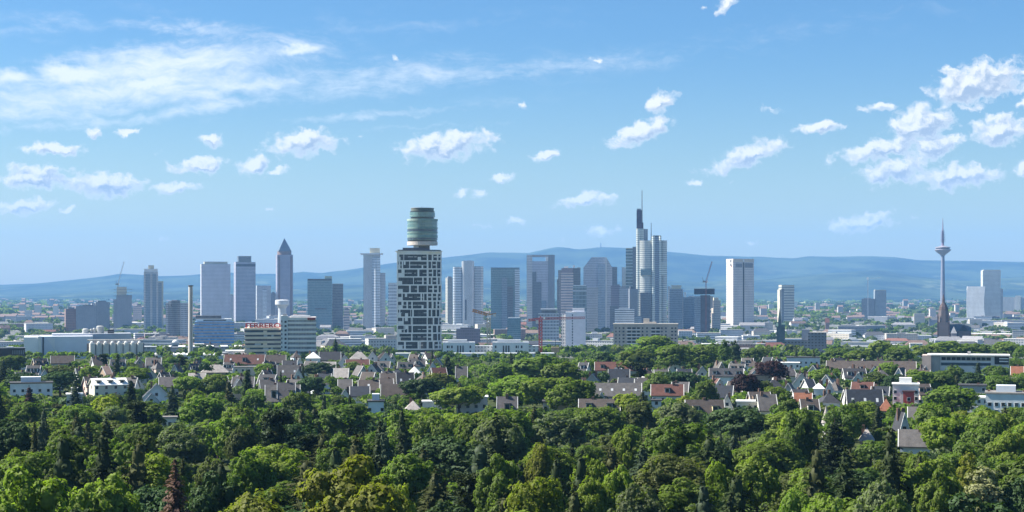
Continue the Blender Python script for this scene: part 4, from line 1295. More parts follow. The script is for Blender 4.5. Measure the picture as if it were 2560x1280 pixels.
# long beige slab of flats
d = 1780
t = Tower('apartment_block', 'long beige slab of flats with rows of dark loggias above the trees', 'apartment building', 1535, 1696, d, pm('beige_grey_concrete', (.50, .45, .39), .85, .10, .2), 812, 0, 16)
t.slab('roof_rim', 1534, 1697, 809, 812, pm('light_beige_rim', (.58, .52, .45), .8, .06), -.4, 16.4)
m_ = MB().prism([(t.x(1610), -2), (t.x(1642), -2), (t.x(1642), 6), (t.x(1610), 6)], t.z(809), t.z(805), True, False)
t.mb('roof_plant', m_, pm('light_beige_rim', (.5, .5, .4)))
t.slab('lift_head', 1610, 1625, 797, 805, pm('light_beige_rim', (.5, .5, .4)), 6, 13)
cols = [(1540, 3), (1549, 3), (1558, 5), (1570, 9), (1582, 9), (1594, 7), (1606, 4), (1617, 4), (1630, 9), (1642, 9), (1654, 4), (1664, 4), (1679, 5), (1688, 4)]
for i in range(7):
    for (px, w_) in cols:
        t.slab('window', px, px + w_, 818.5 + i * 8.6, 818.5 + i * 8.6 + (4.6 if w_ > 6 else 3.6), PANE if w_ > 6 or rnd.random() < .6 else PANE2, -.12, .15)
for i in range(7):
    for l, r in ((1568, 1603), (1628, 1653)): t.slab('balcony_rail', l, r, 823.2 + i * 8.6, 825.6 + i * 8.6, WHITE, -1.0, -.8)

# ---------------------------------------------------------------- building site cranes
d = 1520
ORANGE = pm('orange_steel', (.50, .22, .08), .6, .1)
c = Tower('tower_crane', 'orange tower crane with pale mast and lifted jib', 'crane', 1180, 1240, d, None, None)
kx = lambda px: (px - 1210) * d / F
cz = lambda py: Z(py, d) - c.z0
c.mb('mast', MB().lattice((kx(1221), 0, -2), (kx(1221), 0, cz(795)), 3.0, 3.2, .75), pm('pale_yellow_steel', (.52, .45, .34), .6, .1))
c.mb('slewing_cab', MB().box(kx(1217), kx(1226), -2, 2, cz(795), cz(789)), WHITE)
c.mb('jib', MB().lattice((kx(1219), 0, cz(787)), (kx(1180), 0, cz(776)), 2.0, 2.4, .75), ORANGE)
c.mb('counter_jib', MB().bar((kx(1222), 0, cz(787)), (kx(1240), 0, cz(784)), 1.1), ORANGE)
c.mb('tower_head', MB().bar((kx(1221), 0, cz(789)), (kx(1223), 0, cz(778)), .7), ORANGE)
c.mb('counterweight', MB().box(kx(1232), kx(1239), -1.2, 1.2, cz(792), cz(785)), pm('pale_concrete_block', (.6, .6, .58), .8, .1))
d = 1400
RED = pm('red_crane_steel', (.50, .07, .06), .6, .12)
c = Tower('tower_crane', 'red tower crane with long level jib before the plain white block', 'crane', 1320, 1466, d, None, None)
kx = lambda px: (px - 1393) * d / F
cz = lambda py: Z(py, d) - c.z0
c.mb('mast', MB().lattice((kx(1352), 0, -3), (kx(1352), 0, cz(800)), 2.5, 2.5, .75), RED)
c.mb('jib', MB().lattice((kx(1352), 0, cz(797.5)), (kx(1465), 0, cz(795)), 1.6, 1.7, .32), RED)
c.mb('counter_jib', MB().lattice((kx(1352), 0, cz(798)), (kx(1321), 0, cz(801.5)), 1.6, 1.8, .5), RED)
c.mb('counterweight', MB().box(kx(1340), kx(1347), -1.4, 1.4, cz(810), cz(801)), pm('pale_concrete_block', (.6, .6, .58)))
c.mb('cab', MB().box(kx(1359), kx(1364), -2.2, -.4, cz(799), cz(794)), WHITE)
c.mb('tower_head', MB().bar((kx(1352), 0, cz(797)), (kx(1352), 0, cz(791)), .8), RED)
t = Tower('concrete_pump', 'small yellow site container stack with dark pole under the red jib', 'container', 1378, 1398, 1600, pm('yellow_container', (.50, .36, .20), .6, .1), 868, 0, 6)
t.mb('pole', MB().bar((t.x(1389), 0, 0), (t.x(1389), 0, t.z(846)), .5), SLATE)

# ---------------------------------------------------------------- long school building, right
d = 960
t = Tower('school_building', 'long flat roofed two storey building with dark window strip and pink end wall', 'school', 2318, 2528, d, None, None, 0, 16)
t.slab('body', 2338, 2528, 890, None, pm('grey_white_school', (.62, .63, .66), .7, .06), 0, 16)
t.slab('end_wall', 2318, 2340, 889, None, pm('pinkish_end_wall', (.60, .47, .42), .75, .1), -2, 15)
t.slab('end_panel', 2338, 2362, 889, None, CONC, -.6, 4)
t.slab('roof_edge', 2330, 2530, 886.5, 889.4, WHITE, -1.4, 16.5)
t.slab('window_strip', 2364, 2484, 893, 901, PANE, -.2, .3)
for i in range(10): t.slab('window_post', 2364 + i * 12, 2365 + i * 12, 893, 901, WHITE, -.3, .1)
t.slab('window_strip', 2364, 2484, 907, 914, PANE2, -.2, .3)
t.slab('stair_glazing', 2493, 2527, 890, 910, PANE, -.4, .3)
for i in range(2): t.slab('spandrel', 2504, 2526, 894 + i * 7, 897 + i * 7, WHITE, -.6, -.3)
t.slab('roof_plant', 2428, 2436, 880, 886.5, CONC, 4, 9)

# ---------------------------------------------------------------- houses of the near suburb
hr = random.Random(5)
WALLC = {'W': pm('house_white', (.74, .74, .73), .8, .06, .3), 'C': pm('house_cream', (.66, .62, .53), .8, .07, .3), 'G': pm('house_grey', (.42, .42, .42), .8, .08, .3),
         'B': pm('house_tan', (.38, .29, .22), .8, .1, .3), 'L': pm('house_blue_white', (.66, .72, .78), .8, .05, .3), 'R': pm('house_red', (.46, .08, .07), .7, .08, .3),
         'Y': pm('house_yellow', (.70, .62, .38), .8, .06, .3), 'P': pm('house_pink', (.66, .50, .44), .8, .06, .3)}
ROOFC = {'dk': roof_mat('dark_slate_roof', (0.041, 0.043, 0.052)), 'br': roof_mat('brown_tile_roof', (0.081, 0.066, 0.060)), 'rd': roof_mat('red_tile_roof', (0.111, 0.046, 0.037)),
         'gr': roof_mat('grey_tile_roof', (0.102, 0.096, 0.096)), 'or': roof_mat('orange_tile_roof', (0.222, 0.089, 0.052)), 'pl': roof_mat('pale_tile_roof', (0.355, 0.326, 0.311)),
         'pk': roof_mat('pink_tile_roof', (0.407, 0.281, 0.222)), 'wh': pm('white_roof_sheet', (.78, .78, .76), .6, .05, .2), 'bl': roof_mat('blue_black_roof', (0.026, 0.033, 0.048)),
         'mv': roof_mat('mauve_tile_roof', (0.108, 0.099, 0.102))}
CHIM = pm('chimney_brick', (.20, .12, .09), .85, .2, 1.0)
GUT = pm('white_gutter_trim', (.70, .70, .69), .6, .05, .5)
PROT = []          # photo rectangles with a distance that nearer trees must leave open
LAND = []          # landmarks for telling trees apart

def house(l, r, top, bot, kind, wall, roof, label, H=9.6, depth=10.0, eave=None, rot=0.0, chim=1, dorm=0, win=None, cat='house', name='house', base=4.0, sky=0, lm=None, flat_pent=False, d=None, keep=.6):
    d = d or solve_d(top, H)
    k = d / F
    x = X((l + r) / 2, d)
    root = thing(name, label, cat, (x, d + depth / 2, zg(d + depth / 2)), -math.atan2(x, d) + R(rot), 'houses of the near suburb' if cat == 'house' else None)
    th = abs(R(rot))
    w = max(4.0, ((r - l) * k - depth * math.sin(th)) / math.cos(th))
    H -= zg(d + depth / 2) - zg(d)
    wm, rm = WALLC[wall], ROOFC[roof]
    hw, hd = w / 2, depth / 2
    if kind == 'flat':
        ev = H - .5
        MB().box(-hw, hw, -hd, hd, -base, ev).build('wall', wm, root)
        rf = MB().box(-hw - .35, hw + .35, -hd - .35, hd + .35, ev, H).build('roof', rm, root)
        if flat_pent:
            MB().box(-hw * .5, hw * .45, -hd * .4, hd * .7, H, H + 2.4).build('penthouse', wm, root)
        g = None
    elif kind == 'side':
        ov = .5
        w2 = hw - .5
        ev = eave if eave is not None else H * .52
        m = MB().box(-w2, w2, -hd, hd, -base, ev)
        m.gable_wall(-w2, -hd, hd, ev, H - .3, -1); m.gable_wall(w2, -hd, hd, ev, H - .3, 1)
        m.build('wall', wm, root)
        rf = MB().gable(-w2, w2, -hd, hd, ev, H - .3, ov).build('roof', rm, root)
        for s in (-1, 1):   # pale verge boards
            q = MB()
            for t_ in (-1, 1):
                q.bar((s * (w2 + .55), t_ * (hd + .5), ev - .2), (s * (w2 + .55), 0, H - .1), .22)
            q.build('verge_board', GUT, root)
    elif kind == 'front':
        ev = eave if eave is not None else H * .45
        hw2 = hw - .45
        m = MB().box(-hw2, hw2, -hd, hd, -base, ev)
        m.face([(-hw2, -hd, ev), (hw2, -hd, ev), (0, -hd, H - .3)])
        m.face([(hw2, hd, ev), (-hw2, hd, ev), (0, hd, H - .3)])
        m.build('wall', wm, root)
        q = MB().gable(-hd, hd, -hw2, hw2, ev, H - .3, .45)
        q.v = [(-p[1], p[0], p[2]) for p in q.v]
        rf = q.build('roof', rm, root)
        q = MB()
        sl_ = (H - .3 - ev) / hw2
        for t_ in (-1, 1):
            q.bar((t_ * (hw2 + .5), -hd - .52, ev - sl_ * .5 + .1), (0, -hd - .52, H - .05), .26)
        q.build('verge_board', GUT, root)
    else:
        ev = eave if eave is not None else H * .55
        MB().box(-hw + .4, hw - .4, -hd, hd, -base, ev).build('wall', wm, root)
        rf = MB().hip(-hw + .4, hw - .4, -hd, hd, ev, H, .4).build('roof', rm, root)
    for i in range(chim):
        cxm = hr.uniform(-.6, .6) * hw if kind != 'front' else hr.choice((-.35, .35)) * hw
        if chim > 2: cxm = hw * (-.85 + 1.7 * i / (chim - 1))
        cy = hr.uniform(-.1, .35) * hd if kind != 'front' else 0
        MB().box(cxm - .5, cxm + .5, cy - .4, cy + .4, H * .72, H + hr.uniform(.6, 1.3)).build('chimney', CHIM, rf)
    if kind in ('side', 'hip'):
        for i in range(dorm):
            cxm = -hw + 2 * hw * (i + .5) / dorm
            z0 = ev + (H - ev) * .18
            zt_ = ev + (H - ev) * .66
            yf = -hd * .80
            dm = MB().box(cxm - 1.1, cxm + 1.1, yf, yf + hd * .75, z0, zt_).build('dormer', wm, rf)
            MB().box(cxm - 1.35, cxm + 1.35, yf - .3, yf + hd * .7, zt_, zt_ + .22).build('dormer_roof', ROOFC['gr'] if roof != 'rd' else rm, rf)
            MB().box(cxm - .75, cxm + .75, yf - .06, yf + .1, z0 + .45, zt_ - .25).build('dormer_window', PANE, rf)
        for i in range(sky):
            cxm = -hw + 2 * hw * (i + .5) / sky
            f_ = .45
            y_ = -hd * (1 - f_); z_ = ev + (H - .3 - ev) * f_ + .36
            s_ = (H - .3 - ev) / hd
            MB().face([(cxm - .5, y_ - .5, z_ - .5 * s_), (cxm + .5, y_ - .5, z_ - .5 * s_), (cxm + .5, y_ + .5, z_ + .5 * s_), (cxm - .5, y_ + .5, z_ + .5 * s_)]).build('skylight', PALE, rf)
    # windows on the wall towards the viewer
    nw = win if win is not None else max(2, min(7, int(w / 3.2)))
    yf = -hd
    floors = [z for z in (1.2, 4.0, 6.8) if z + 1.5 < ev]
    if kind == 'front' and H - ev > 2.6: floors.append(('g', ev + .5))
    for fz in floors:
        gz = isinstance(fz, tuple)
        z = fz[1] if gz else fz
        n_ = max(1, nw // 2) if gz else nw
        span = hw * (.45 if gz else .8)
        for i in range(n_):
            cxm = 0 if n_ == 1 else -span + 2 * span * i / (n_ - 1)
            fr = MB().box(cxm - .75, cxm + .75, yf - .08, yf + .05, z - .1, z + 1.5).build('window', SILL, root)
            MB().box(cxm - .6, cxm + .6, yf - .11, yf - .02, z + .05, z + 1.36).build('pane', PANE if hr.random() < .8 else PANE2, fr)
    if kind in ('side', 'hip'):   # one window in the sunny gable
        MB().box(-hw + (.40 if kind == 'side' else .3), -hw + .7, -.6, .6, ev - 1.8, ev - .3).build('window', PANE, root)
    PROT.append((l + 1, top - 2, r - 1, top + keep * (bot - top), d))
    if lm: LAND.append(((l + r) / 2, (top + bot) / 2, lm))
    return root

# left
house(18, 120, 957, 990, 'flat', 'L', 'gr', 'white flat roofed villa with dark windows among trees at the left edge', 8.5, 12, win=5, lm='the white flat roofed villa', flat_pent=True)
house(122, 180, 890, 914, 'side', 'G', 'br', 'house with brown pitched roof directly below the pale factory block', 10, lm='the house below the factory block')
house(88, 122, 925, 948, 'front', 'L', 'dk', 'narrow white gabled house above the flat roofed villa', 9.6)
house(178, 222, 922, 945, 'side', 'W', 'bl', 'blue black roofed house with white verge near the two dark spruces', 9.6, rot=12)
house(240, 276, 916, 942, 'side', 'B', 'pk', 'house with a sunlit pink roof beside the tall spruce', 9.5, rot=25, win=2, lm='the pink roofed house')
house(213, 312, 947, 1008, 'side', 'C', 'wh', 'large cream villa with a bright white roof and small dormers', 11.5, 12, eave=8.6, dorm=3, lm='the white roofed cream villa', rot=12)
house(160, 198, 986, 1025, 'flat', 'W', 'wh', 'stepped white villa with flat roofs below the cream villa', 8, 9, win=2, flat_pent=True)
house(350, 420, 961, 1008, 'front', 'L', 'dk', 'bluish white house with a wide gable and a lower gable in front', 10.5, 10, win=3, lm='the bluish white double gable house')
house(352, 396, 985, 1010, 'front', 'L', 'bl', 'low white gabled annex in front of the bluish white wide gable', 7.5, 7, win=2, chim=0)
house(392, 442, 944, 962, 'side', 'G', 'mv', 'house with a mauve roof behind the wide bluish gable', 9.6)
house(405, 438, 1043, 1060, 'flat', 'W', 'pl', 'tiny pale garden pavilion with dark opening deep in the trees', 4.5, 5, win=3, base=8, lm='the tiny pale pavilion', chim=0, keep=1.05)
house(498, 570, 913, 936, 'hip', 'B', 'pl', 'house with pale hipped roofs and brown front right of the slim chimney', 9.6, lm='the pale hipped roof house')
house(556, 662, 887, 916, 'side', 'C', 'rd', 'long house with a weathered red roof below the office with red letters', 11, eave=5, rot=-8, dorm=1, sky=3, lm='the weathered red roof')
house(583, 642, 917, 931, 'flat', 'C', 'pl', 'low cream strip building under the weathered red roof', 7, 8, chim=0)
house(655, 712, 888, 908, 'side', 'G', 'br', 'dark brown roofed house between the red roof and the stair tower', 10.5, chim=2)
house(703, 740, 902, 918, 'side', 'G', 'dk', 'small dark roofed house at the foot of the curved office front', 9.4)
house(762, 800, 881, 918, 'hip', 'W', 'wh', 'tall white house with a sunlit pyramid roof right of the curved office', 12, 9, eave=8, win=2, lm='the white pyramid roof house')
house(796, 850, 880, 898, 'side', 'G', 'dk', 'long dark roof joined to the white pyramid roofed house', 11.5, lm='the long dark roof')
house(843, 878, 888, 914, 'front', 'W', 'dk', 'white gabled house right of the pointed dark spruce', 10, win=2)
house(872, 920, 879, 900, 'hip', 'W', 'pl', 'house with pale steep roof in the gable row left of the round topped tower', 11.6)
house(862, 922, 899, 914, 'side', 'W', 'rd', 'low red roofed wing in front of the pale steep roof', 7.5, 8)
house(912, 948, 879, 905, 'front', 'W', 'gr', 'light grey gabled house left of the round topped tower', 11, win=2)
house(944, 982, 881, 918, 'front', 'W', 'dk', 'white gabled house with dark roof edges nearest the round topped tower', 11, win=2, lm='the gabled row by the round topped tower')
house(690, 748, 914, 946, 'side', 'G', 'gr', 'large grey roofed house with a white right gable and round skylight', 10.5, eave=4, sky=2, lm='the large grey roof')
house(728, 757, 922, 956, 'front', 'W', 'gr', 'narrow white gable joined to the large grey roof', 10, win=1)
house(658, 745, 964, 1018, 'side', 'G', 'gr', 'big dark grey house with two roof levels and broad dormers', 12, 12, eave=5.5, dorm=2, chim=2, sky=2, lm='the big two level grey house')
house(690, 735, 958, 972, 'side', 'G', 'mv', 'upper grey cross roof behind the big two level house', 13, 8)
house(842, 878, 950, 970, 'side', 'W', 'gr', 'small grey roofed house among dark bushes', 9)
house(840, 880, 974, 998, 'front', 'W', 'dk', 'white gable with one round window under a dark roof', 8.8, 8, win=1, lm='the white gable with round window')
house(872, 922, 968, 990, 'side', 'W', 'bl', 'dark roofed house with a white canopy beside the round window gable', 8.6)
house(893, 946, 952, 976, 'side', 'B', 'br', 'brown roofed house with one skylight in the middle of the suburb', 9.5, sky=1)
house(918, 957, 1003, 1040, 'flat', 'L', 'gr', 'pale blue modern box house with a square bay', 8.2, 9, win=2, lm='the pale blue box house', flat_pent=True)
house(950, 1018, 962, 992, 'side', 'B', 'br', 'broad brown roof below the dark gable with two skylights', 9.6, eave=3.6)
house(986, 1036, 932, 964, 'side', 'G', 'dk', 'steep dark roof with two skylights and pale left edge', 11, eave=3.5, sky=2, rot=6, lm='the dark roof with two skylights')
house(948, 992, 934, 950, 'side', 'G', 'br', 'low brown roof left of the dark roof with two skylights', 9.6)
house(1016, 1054, 917, 936, 'hip', 'C', 'wh', 'small house with a glaring white sunlit roof', 9.6, rot=18)
house(1066, 1096, 906, 928, 'front', 'L', 'gr', 'pale blue gabled house below the low podium building', 9.6, win=2)
# middle
house(1138, 1168, 917, 950, 'side', 'W', 'gr', 'tall narrow grey roofed house with a red chimney stack', 11, 8, eave=5, lm='the narrow grey house')
house(1140, 1218, 992, 1030, 'flat', 'W', 'wh', 'white flat roofed modern house with long balcony', 8.5, 11, win=4, lm='the white flat roofed house', flat_pent=True)
house(1010, 1052, 1003, 1030, 'hip', 'L', 'pl', 'small bluish white house beside low carports', 7.5, 8, win=2)
house(1055, 1102, 1004, 1022, 'flat', 'W', 'wh', 'low white flat roofed building right of small bluish house', 5.5, 8, win=3, chim=0)
house(1242, 1294, 994, 1026, 'side', 'B', 'mv', 'house with a plain brown roof and one dark dormer', 10, eave=2.5, dorm=1, lm='the plain brown roof')
house(1358, 1422, 1003, 1026, 'flat', 'G', 'gr', 'dark flat roofed house with white panel at its left end', 7.5, 9, win=3, lm='the dark flat roofed house')
house(1448, 1552, 1000, 1024, 'side', 'G', 'br', 'long dark brown roofed house with hipped dormers', 9.6, dorm=2, lm='the long dark brown roof')
house(1488, 1604, 906, 922, 'side', 'C', 'rd', 'long red roofed terrace below the beige slab of flats', 10, dorm=3, chim=3, lm='the long red roofed terrace')
house(1522, 1576, 924, 952, 'side', 'L', 'bl', 'house with a steep blue black roof under the red roofed terrace', 10, eave=3.2)
house(1488, 1606, 960, 990, 'side', 'G', 'gr', 'big grey roofed house with a white front gable at its left', 10.5, 11, eave=5, sky=4, chim=1, lm='the big grey roof')
house(1492, 1518, 980, 1000, 'front', 'W', 'gr', 'small white gable projecting from the big grey roof', 7.5, 7, win=1, chim=0)
house(1630, 1712, 963, 1003, 'side', 'W', 'rd', 'house with an oxblood red roof and white dormer strip', 11, eave=6.5, dorm=1, lm='the oxblood red roof')
house(1712, 1818, 1002, 1036, 'side', 'Y', 'br', 'brown roofed house with a yellow sunlit left gable', 10.5, eave=4.2, dorm=2, rot=8, lm='the brown roof with yellow gable')
house(1738, 1778, 916, 932, 'front', 'C', 'br', 'small brown gabled house left of the white dormered house', 10)
house(1776, 1862, 922, 962, 'side', 'W', 'dk', 'white house with dark roof and three pointed dormers', 12, eave=8, dorm=3, win=4, lm='the white three dormer house')
house(1806, 1838, 988, 1006, 'front', 'W', 'gr', 'tiny bright white gable behind the yellow gabled house', 9)
house(1846, 1898, 1003, 1016, 'flat', 'C', 'wh', 'low cream flat building with thin white roof edge', 7, 9, chim=0)
house(1892, 1950, 988, 1020, 'side', 'C', 'gr', 'grey roofed house left of the narrow upright poplar', 10, eave=4, rot=10, lm='the grey roof by the upright poplar')
house(1884, 1932, 938, 957, 'flat', 'B', 'br', 'low brown flat roofed house between two copper beeches', 8)
# right
house(1948, 2002, 907, 928, 'flat', 'W', 'wh', 'sunlit white blocky house below the shaded slate flats', 9.6)
house(1972, 2054, 893, 916, 'flat', 'L', 'gr', 'grey white flat hall in front of the shaded slate flats', 8.5, 14, chim=0)
house(2072, 2292, 903, 922, 'side', 'B', 'br', 'long brown roofed terrace with a row of chimneys', 10, chim=6, win=7, lm='the long terrace with chimneys')
house(2108, 2172, 922, 952, 'side', 'W', 'dk', 'white walled house with dark roof below the long terrace', 10, dorm=2, rot=10)
house(2132, 2168, 932, 954, 'front', 'W', 'gr', 'white gable with two small windows below the long terrace', 9, win=2)
house(1984, 2032, 934, 956, 'front', 'W', 'dk', 'pointed white gabled house near the big copper beech', 10, win=2)
house(2004, 2048, 949, 976, 'side', 'W', 'bl', 'small black roofed house with white left wall', 9.6, rot=25)
house(2036, 2066, 958, 996, 'hip', 'W', 'wh', 'tall narrow white house with chimneys right of black roofed house', 10.5, 7, eave=8, win=2, chim=2)
house(2062, 2096, 955, 992, 'front', 'W', 'rd', 'white house with a red roof in the dense house cluster', 10.5, win=2, lm='the white house with red roof')
house(2118, 2216, 976, 1010, 'side', 'W', 'bl', 'large steep blue black roof with white left wall', 11, eave=3, rot=8, sky=3, lm='the large blue black roof')
house(2240, 2304, 960, 1016, 'flat', 'W', 'wh', 'modern white and pink house with bright red wall panel', 11, 11, win=3, lm='the white and red modern house', flat_pent=True)
house(2261, 2288, 985, 1018, 'flat', 'R', 'rd', 'bright red cubic bay in front of the modern white house', 8.2, 4, win=1, chim=0, d=solve_d(960, 11) - 6)
house(2364, 2484, 993, 1018, 'flat', 'W', 'wh', 'long low white flat roofed building at the right', 6.5, 12, win=7, lm='the long low white building')
house(2480, 2580, 983, 1034, 'flat', 'L', 'pl', 'large bluish white block of flats at the right edge', 12, 14, win=6, lm='the bluish white block at the right edge', flat_pent=True, chim=3)
house(2406, 2472, 963, 992, 'flat', 'G', 'gr', 'grey flat roofed house behind the long low white building', 9.5)
house(1990, 2036, 984, 1006, 'side', 'W', 'or', 'orange red roofed house behind the brown roofed house with turret', 11)
house(2000, 2058, 1000, 1040, 'side', 'C', 'br', 'big brown roofed house with sunlit left wall and recessed dormer', 10.5, eave=4.2, dorm=1, rot=10, lm='the brown roofed turret house')
house(2204, 2242, 1000, 1018, 'hip', 'B', 'or', 'small house with an orange hipped roof', 9.6)
house(2236, 2286, 1032, 1072, 'front', 'L', 'dk', 'white front gabled house with dark windows and sunlit left wall', 10.5, 10, rot=14, eave=4.2, win=2, chim=2, lm='the white front gabled house', keep=1.05)
house(2284, 2302, 1020, 1036, 'side', 'W', 'gr', 'small grey roof just behind the white front gabled house', 10)
house(2154, 2194, 1073, 1096, 'hip', 'B', 'pl', 'small tan house with a pale pyramid roof in the forest', 8.5, 8, win=1, base=8, lm='the pale pyramid roof', keep=1.05)
house(2258, 2338, 1078, 1124, 'side', 'L', 'gr', 'white house with grey tiled roof low in the forest', 9.5, 10, eave=5.2, win=3, base=8, lm='the forest house with grey roof', keep=1.05)
house(2534, 2566, 917, 936, 'side', 'W', 'or', 'orange roofed house at the right edge below the school', 10)
house(1636, 1650, 1000, 1018, 'flat', 'L', 'gr', 'narrow bluish garage under the oxblood red roof', 6, 7, win=1, chim=0)
house(800, 838, 905, 926, 'side', 'Y', 'pl', 'yellow walled low house under the long dark roof', 8, 8)
house(2180, 2236, 946, 962, 'side', 'P', 'mv', 'low mauve roofed house right of the white gable pair', 9)
house(2500, 2546, 944, 958, 'side', 'W', 'gr', 'grey roofed house right below the long school building', 9.5)
house(2270, 2330, 925, 940, 'side', 'C', 'br', 'brown roofed house below the right end of the long terrace', 9.5)

# round turret with cone roof
d = solve_d(1015, 11)
r_ = thing('turret', 'white round turret with a pale pointed cone roof beside brown roofed house', 'turret', (X(2061, d), d - 3, zg(d)))
MB().cyl(0, 0, 1.35, 1.35, -4, 5.2, 18).build('wall', WALLC['W'], r_)
MB().lathe([(1.7, 5.2), (.05, 11)], 18).build('roof', ROOFC['pl'], r_)
MB().box(-.35, .35, -1.45, -1.2, 2.6, 3.9).build('window', PANE, r_)
PROT.append((2052, 1013, 2070, 1052, d))

# smaller houses half buried in the gardens
EXTRA = []
WN = {'W': 'white', 'C': 'cream', 'G': 'grey', 'L': 'pale blue', 'B': 'tan', 'P': 'pink'}
RN = {'dk': 'slate', 'br': 'brown', 'rd': 'red', 'gr': 'grey', 'mv': 'mauve', 'bl': 'black', 'pl': 'pale', 'or': 'orange'}
SPOTS = [(o.location.x, o.location.y) for o in COL.objects if o.get('category') in ('house', 'turret', 'school')]
def extra(px, top, wpx, kind, wall, roof, H, rot):
    d = solve_d(top, H)
    x = X(px, d)
    if any(math.hypot((a - x), (b - d) * .7) < 11.5 for a, b in SPOTS): return
    for (l, t_, r, b, dp) in PROT:
        if d < dp and px + wpx / 2 > l and px - wpx / 2 < r and top < b: return
    SPOTS.append((x, d))
    o = house(px - wpx / 2, px + wpx / 2, top, top + wpx * .5, kind, wall, roof, None, H, hr.uniform(7.5, 10), rot=rot, dorm=hr.choice((0, 0, 1, 2)) if kind == 'side' else 0, chim=hr.choice((1, 1, 2)))
    EXTRA.append(dict(o=o, px=px, py=top, base=f"{WN[wall]} {RN[roof]} roofed house", label=None))
for i in range(2500):
    if len(EXTRA) >= 135: break
    z_ = hr.random()
    if z_ < .42: px, top = hr.uniform(660, 1110), hr.uniform(880, 958)
    elif z_ < .75: px, top = hr.uniform(1860, 2330), hr.uniform(893, 985)
    elif z_ < .87: px, top = hr.uniform(40, 660), hr.uniform(892, 950)
    else: px, top = hr.uniform(1400, 1860), hr.uniform(900, 985)
    H = hr.uniform(8.2, 10.4)
    wpx = hr.uniform(8, 11.5) / solve_d(top, H) * F
    extra(px, top, wpx, hr.choices(('side', 'front', 'hip'), [.5, .35, .15])[0], hr.choices(list(WN), [5, 2, 2, 1, 1, .6])[0], hr.choices(list(RN), [3, 2.4, .6, 3.4, 2, 1.6, .5, .2])[0], H, hr.choice((-18, -6, 6, 14, 25)))

# ---------------------------------------------------------------- trees
tr = random.Random(21)
nr = np.random.default_rng(4)
BARK = pm('tree_bark', (.075, .055, .042), .9, .25, .6)
LEAF = {
    'mid': leaf_mat('leaf_mid_green', (0.103, 0.157, 0.031)),
    'fresh': leaf_mat('leaf_fresh_green', (0.151, 0.217, 0.036)),
    'lime': leaf_mat('leaf_lime', (0.189, 0.248, 0.030)),
    'yellow': leaf_mat('leaf_yellow_green', (0.193, 0.217, 0.037)),
    'dark': leaf_mat('leaf_dark_green', (0.046, 0.085, 0.029), .22),
    'grey': leaf_mat('leaf_grey_green', (0.128, 0.168, 0.078)),
    'silver': leaf_mat('leaf_silver_poplar', (0.240, 0.259, 0.130), .25),
    'copper': leaf_mat('leaf_copper_beech', (0.034, 0.016, 0.017), .2),
    'olive': leaf_mat('leaf_olive', (0.099, 0.123, 0.037)),
    'needle': leaf_mat('needle_dark', (0.032, 0.049, 0.017), .12),
    'needle2': leaf_mat('needle_olive', (0.055, 0.065, 0.022), .12),
    'blue': leaf_mat('needle_blue_green', (0.047, 0.070, 0.038), .12),
    'dead': leaf_mat('needle_dead_brown', (0.121, 0.076, 0.058), .15),
}

def quads_mesh(name, c, nrm, size, mat, asp=1.0, along=None, cores=()):
    """many small leaf clumps as slightly folded quads"""
    N = len(c)
    nrm = nrm / np.maximum(1e-6, np.linalg.norm(nrm, axis=1))[:, None]
    a = along if along is not None else nr.normal(size=(N, 3))
    a = a - nrm * np.sum(a * nrm, axis=1)[:, None]
    a = a / np.maximum(1e-6, np.linalg.norm(a, axis=1))[:, None]
    b = np.cross(nrm, a)
    s = size[:, None]
    j = lambda: (0.75 + 0.5 * nr.random((N, 1)))
    fold = nrm * s * 0.22
    v = np.stack([c - a * s * asp * j() - fold, c - b * s * j() * .8 + fold, c + a * s * asp * j() - fold, c + b * s * j() * .8 + fold], axis=1).reshape(-1, 3)
    nv = N * 4
    extra_v, extra_f = [], []
    for (cx, cy, cz, rx, rz) in cores:  # unseen solid cores added to block light and keep crown gaps dark
        nu, nvv = 8, 5
        base = nv + len(extra_v)
        for i in range(nvv + 1):
            t_ = -math.pi / 2 + math.pi * i / nvv
            for q in range(nu):
                p = 2 * math.pi * q / nu
                extra_v.append((cx + rx * math.cos(t_) * math.cos(p), cy + rx * math.cos(t_) * math.sin(p), cz + rz * math.sin(t_)))
        for i in range(nvv):
            for q in range(nu):
                q2 = (q + 1) % nu
                extra_f.append((base + i * nu + q, base + i * nu + q2, base + (i + 1) * nu + q2, base + (i + 1) * nu + q))
    if extra_v: v = np.vstack([v, np.array(extra_v)])
    idx = np.arange(nv).reshape(-1, 4)
    if extra_f: idx = np.vstack([idx, np.array(extra_f)])
    me = bpy.data.meshes.new(name)
    me.vertices.add(len(v)); me.vertices.foreach_set('co', v.astype(np.float32).ravel())
    me.loops.add(idx.size); me.loops.foreach_set('vertex_index', idx.astype(np.int32).ravel())
    me.polygons.add(len(idx)); me.polygons.foreach_set('loop_start', (np.arange(len(idx)) * 4).astype(np.int32))
    me.update(calc_edges=True)
    me.materials.append(mat)
    return me

def rdir(n):
    d = nr.normal(size=(n, 3))
    return d / np.linalg.norm(d, axis=1)[:, None]

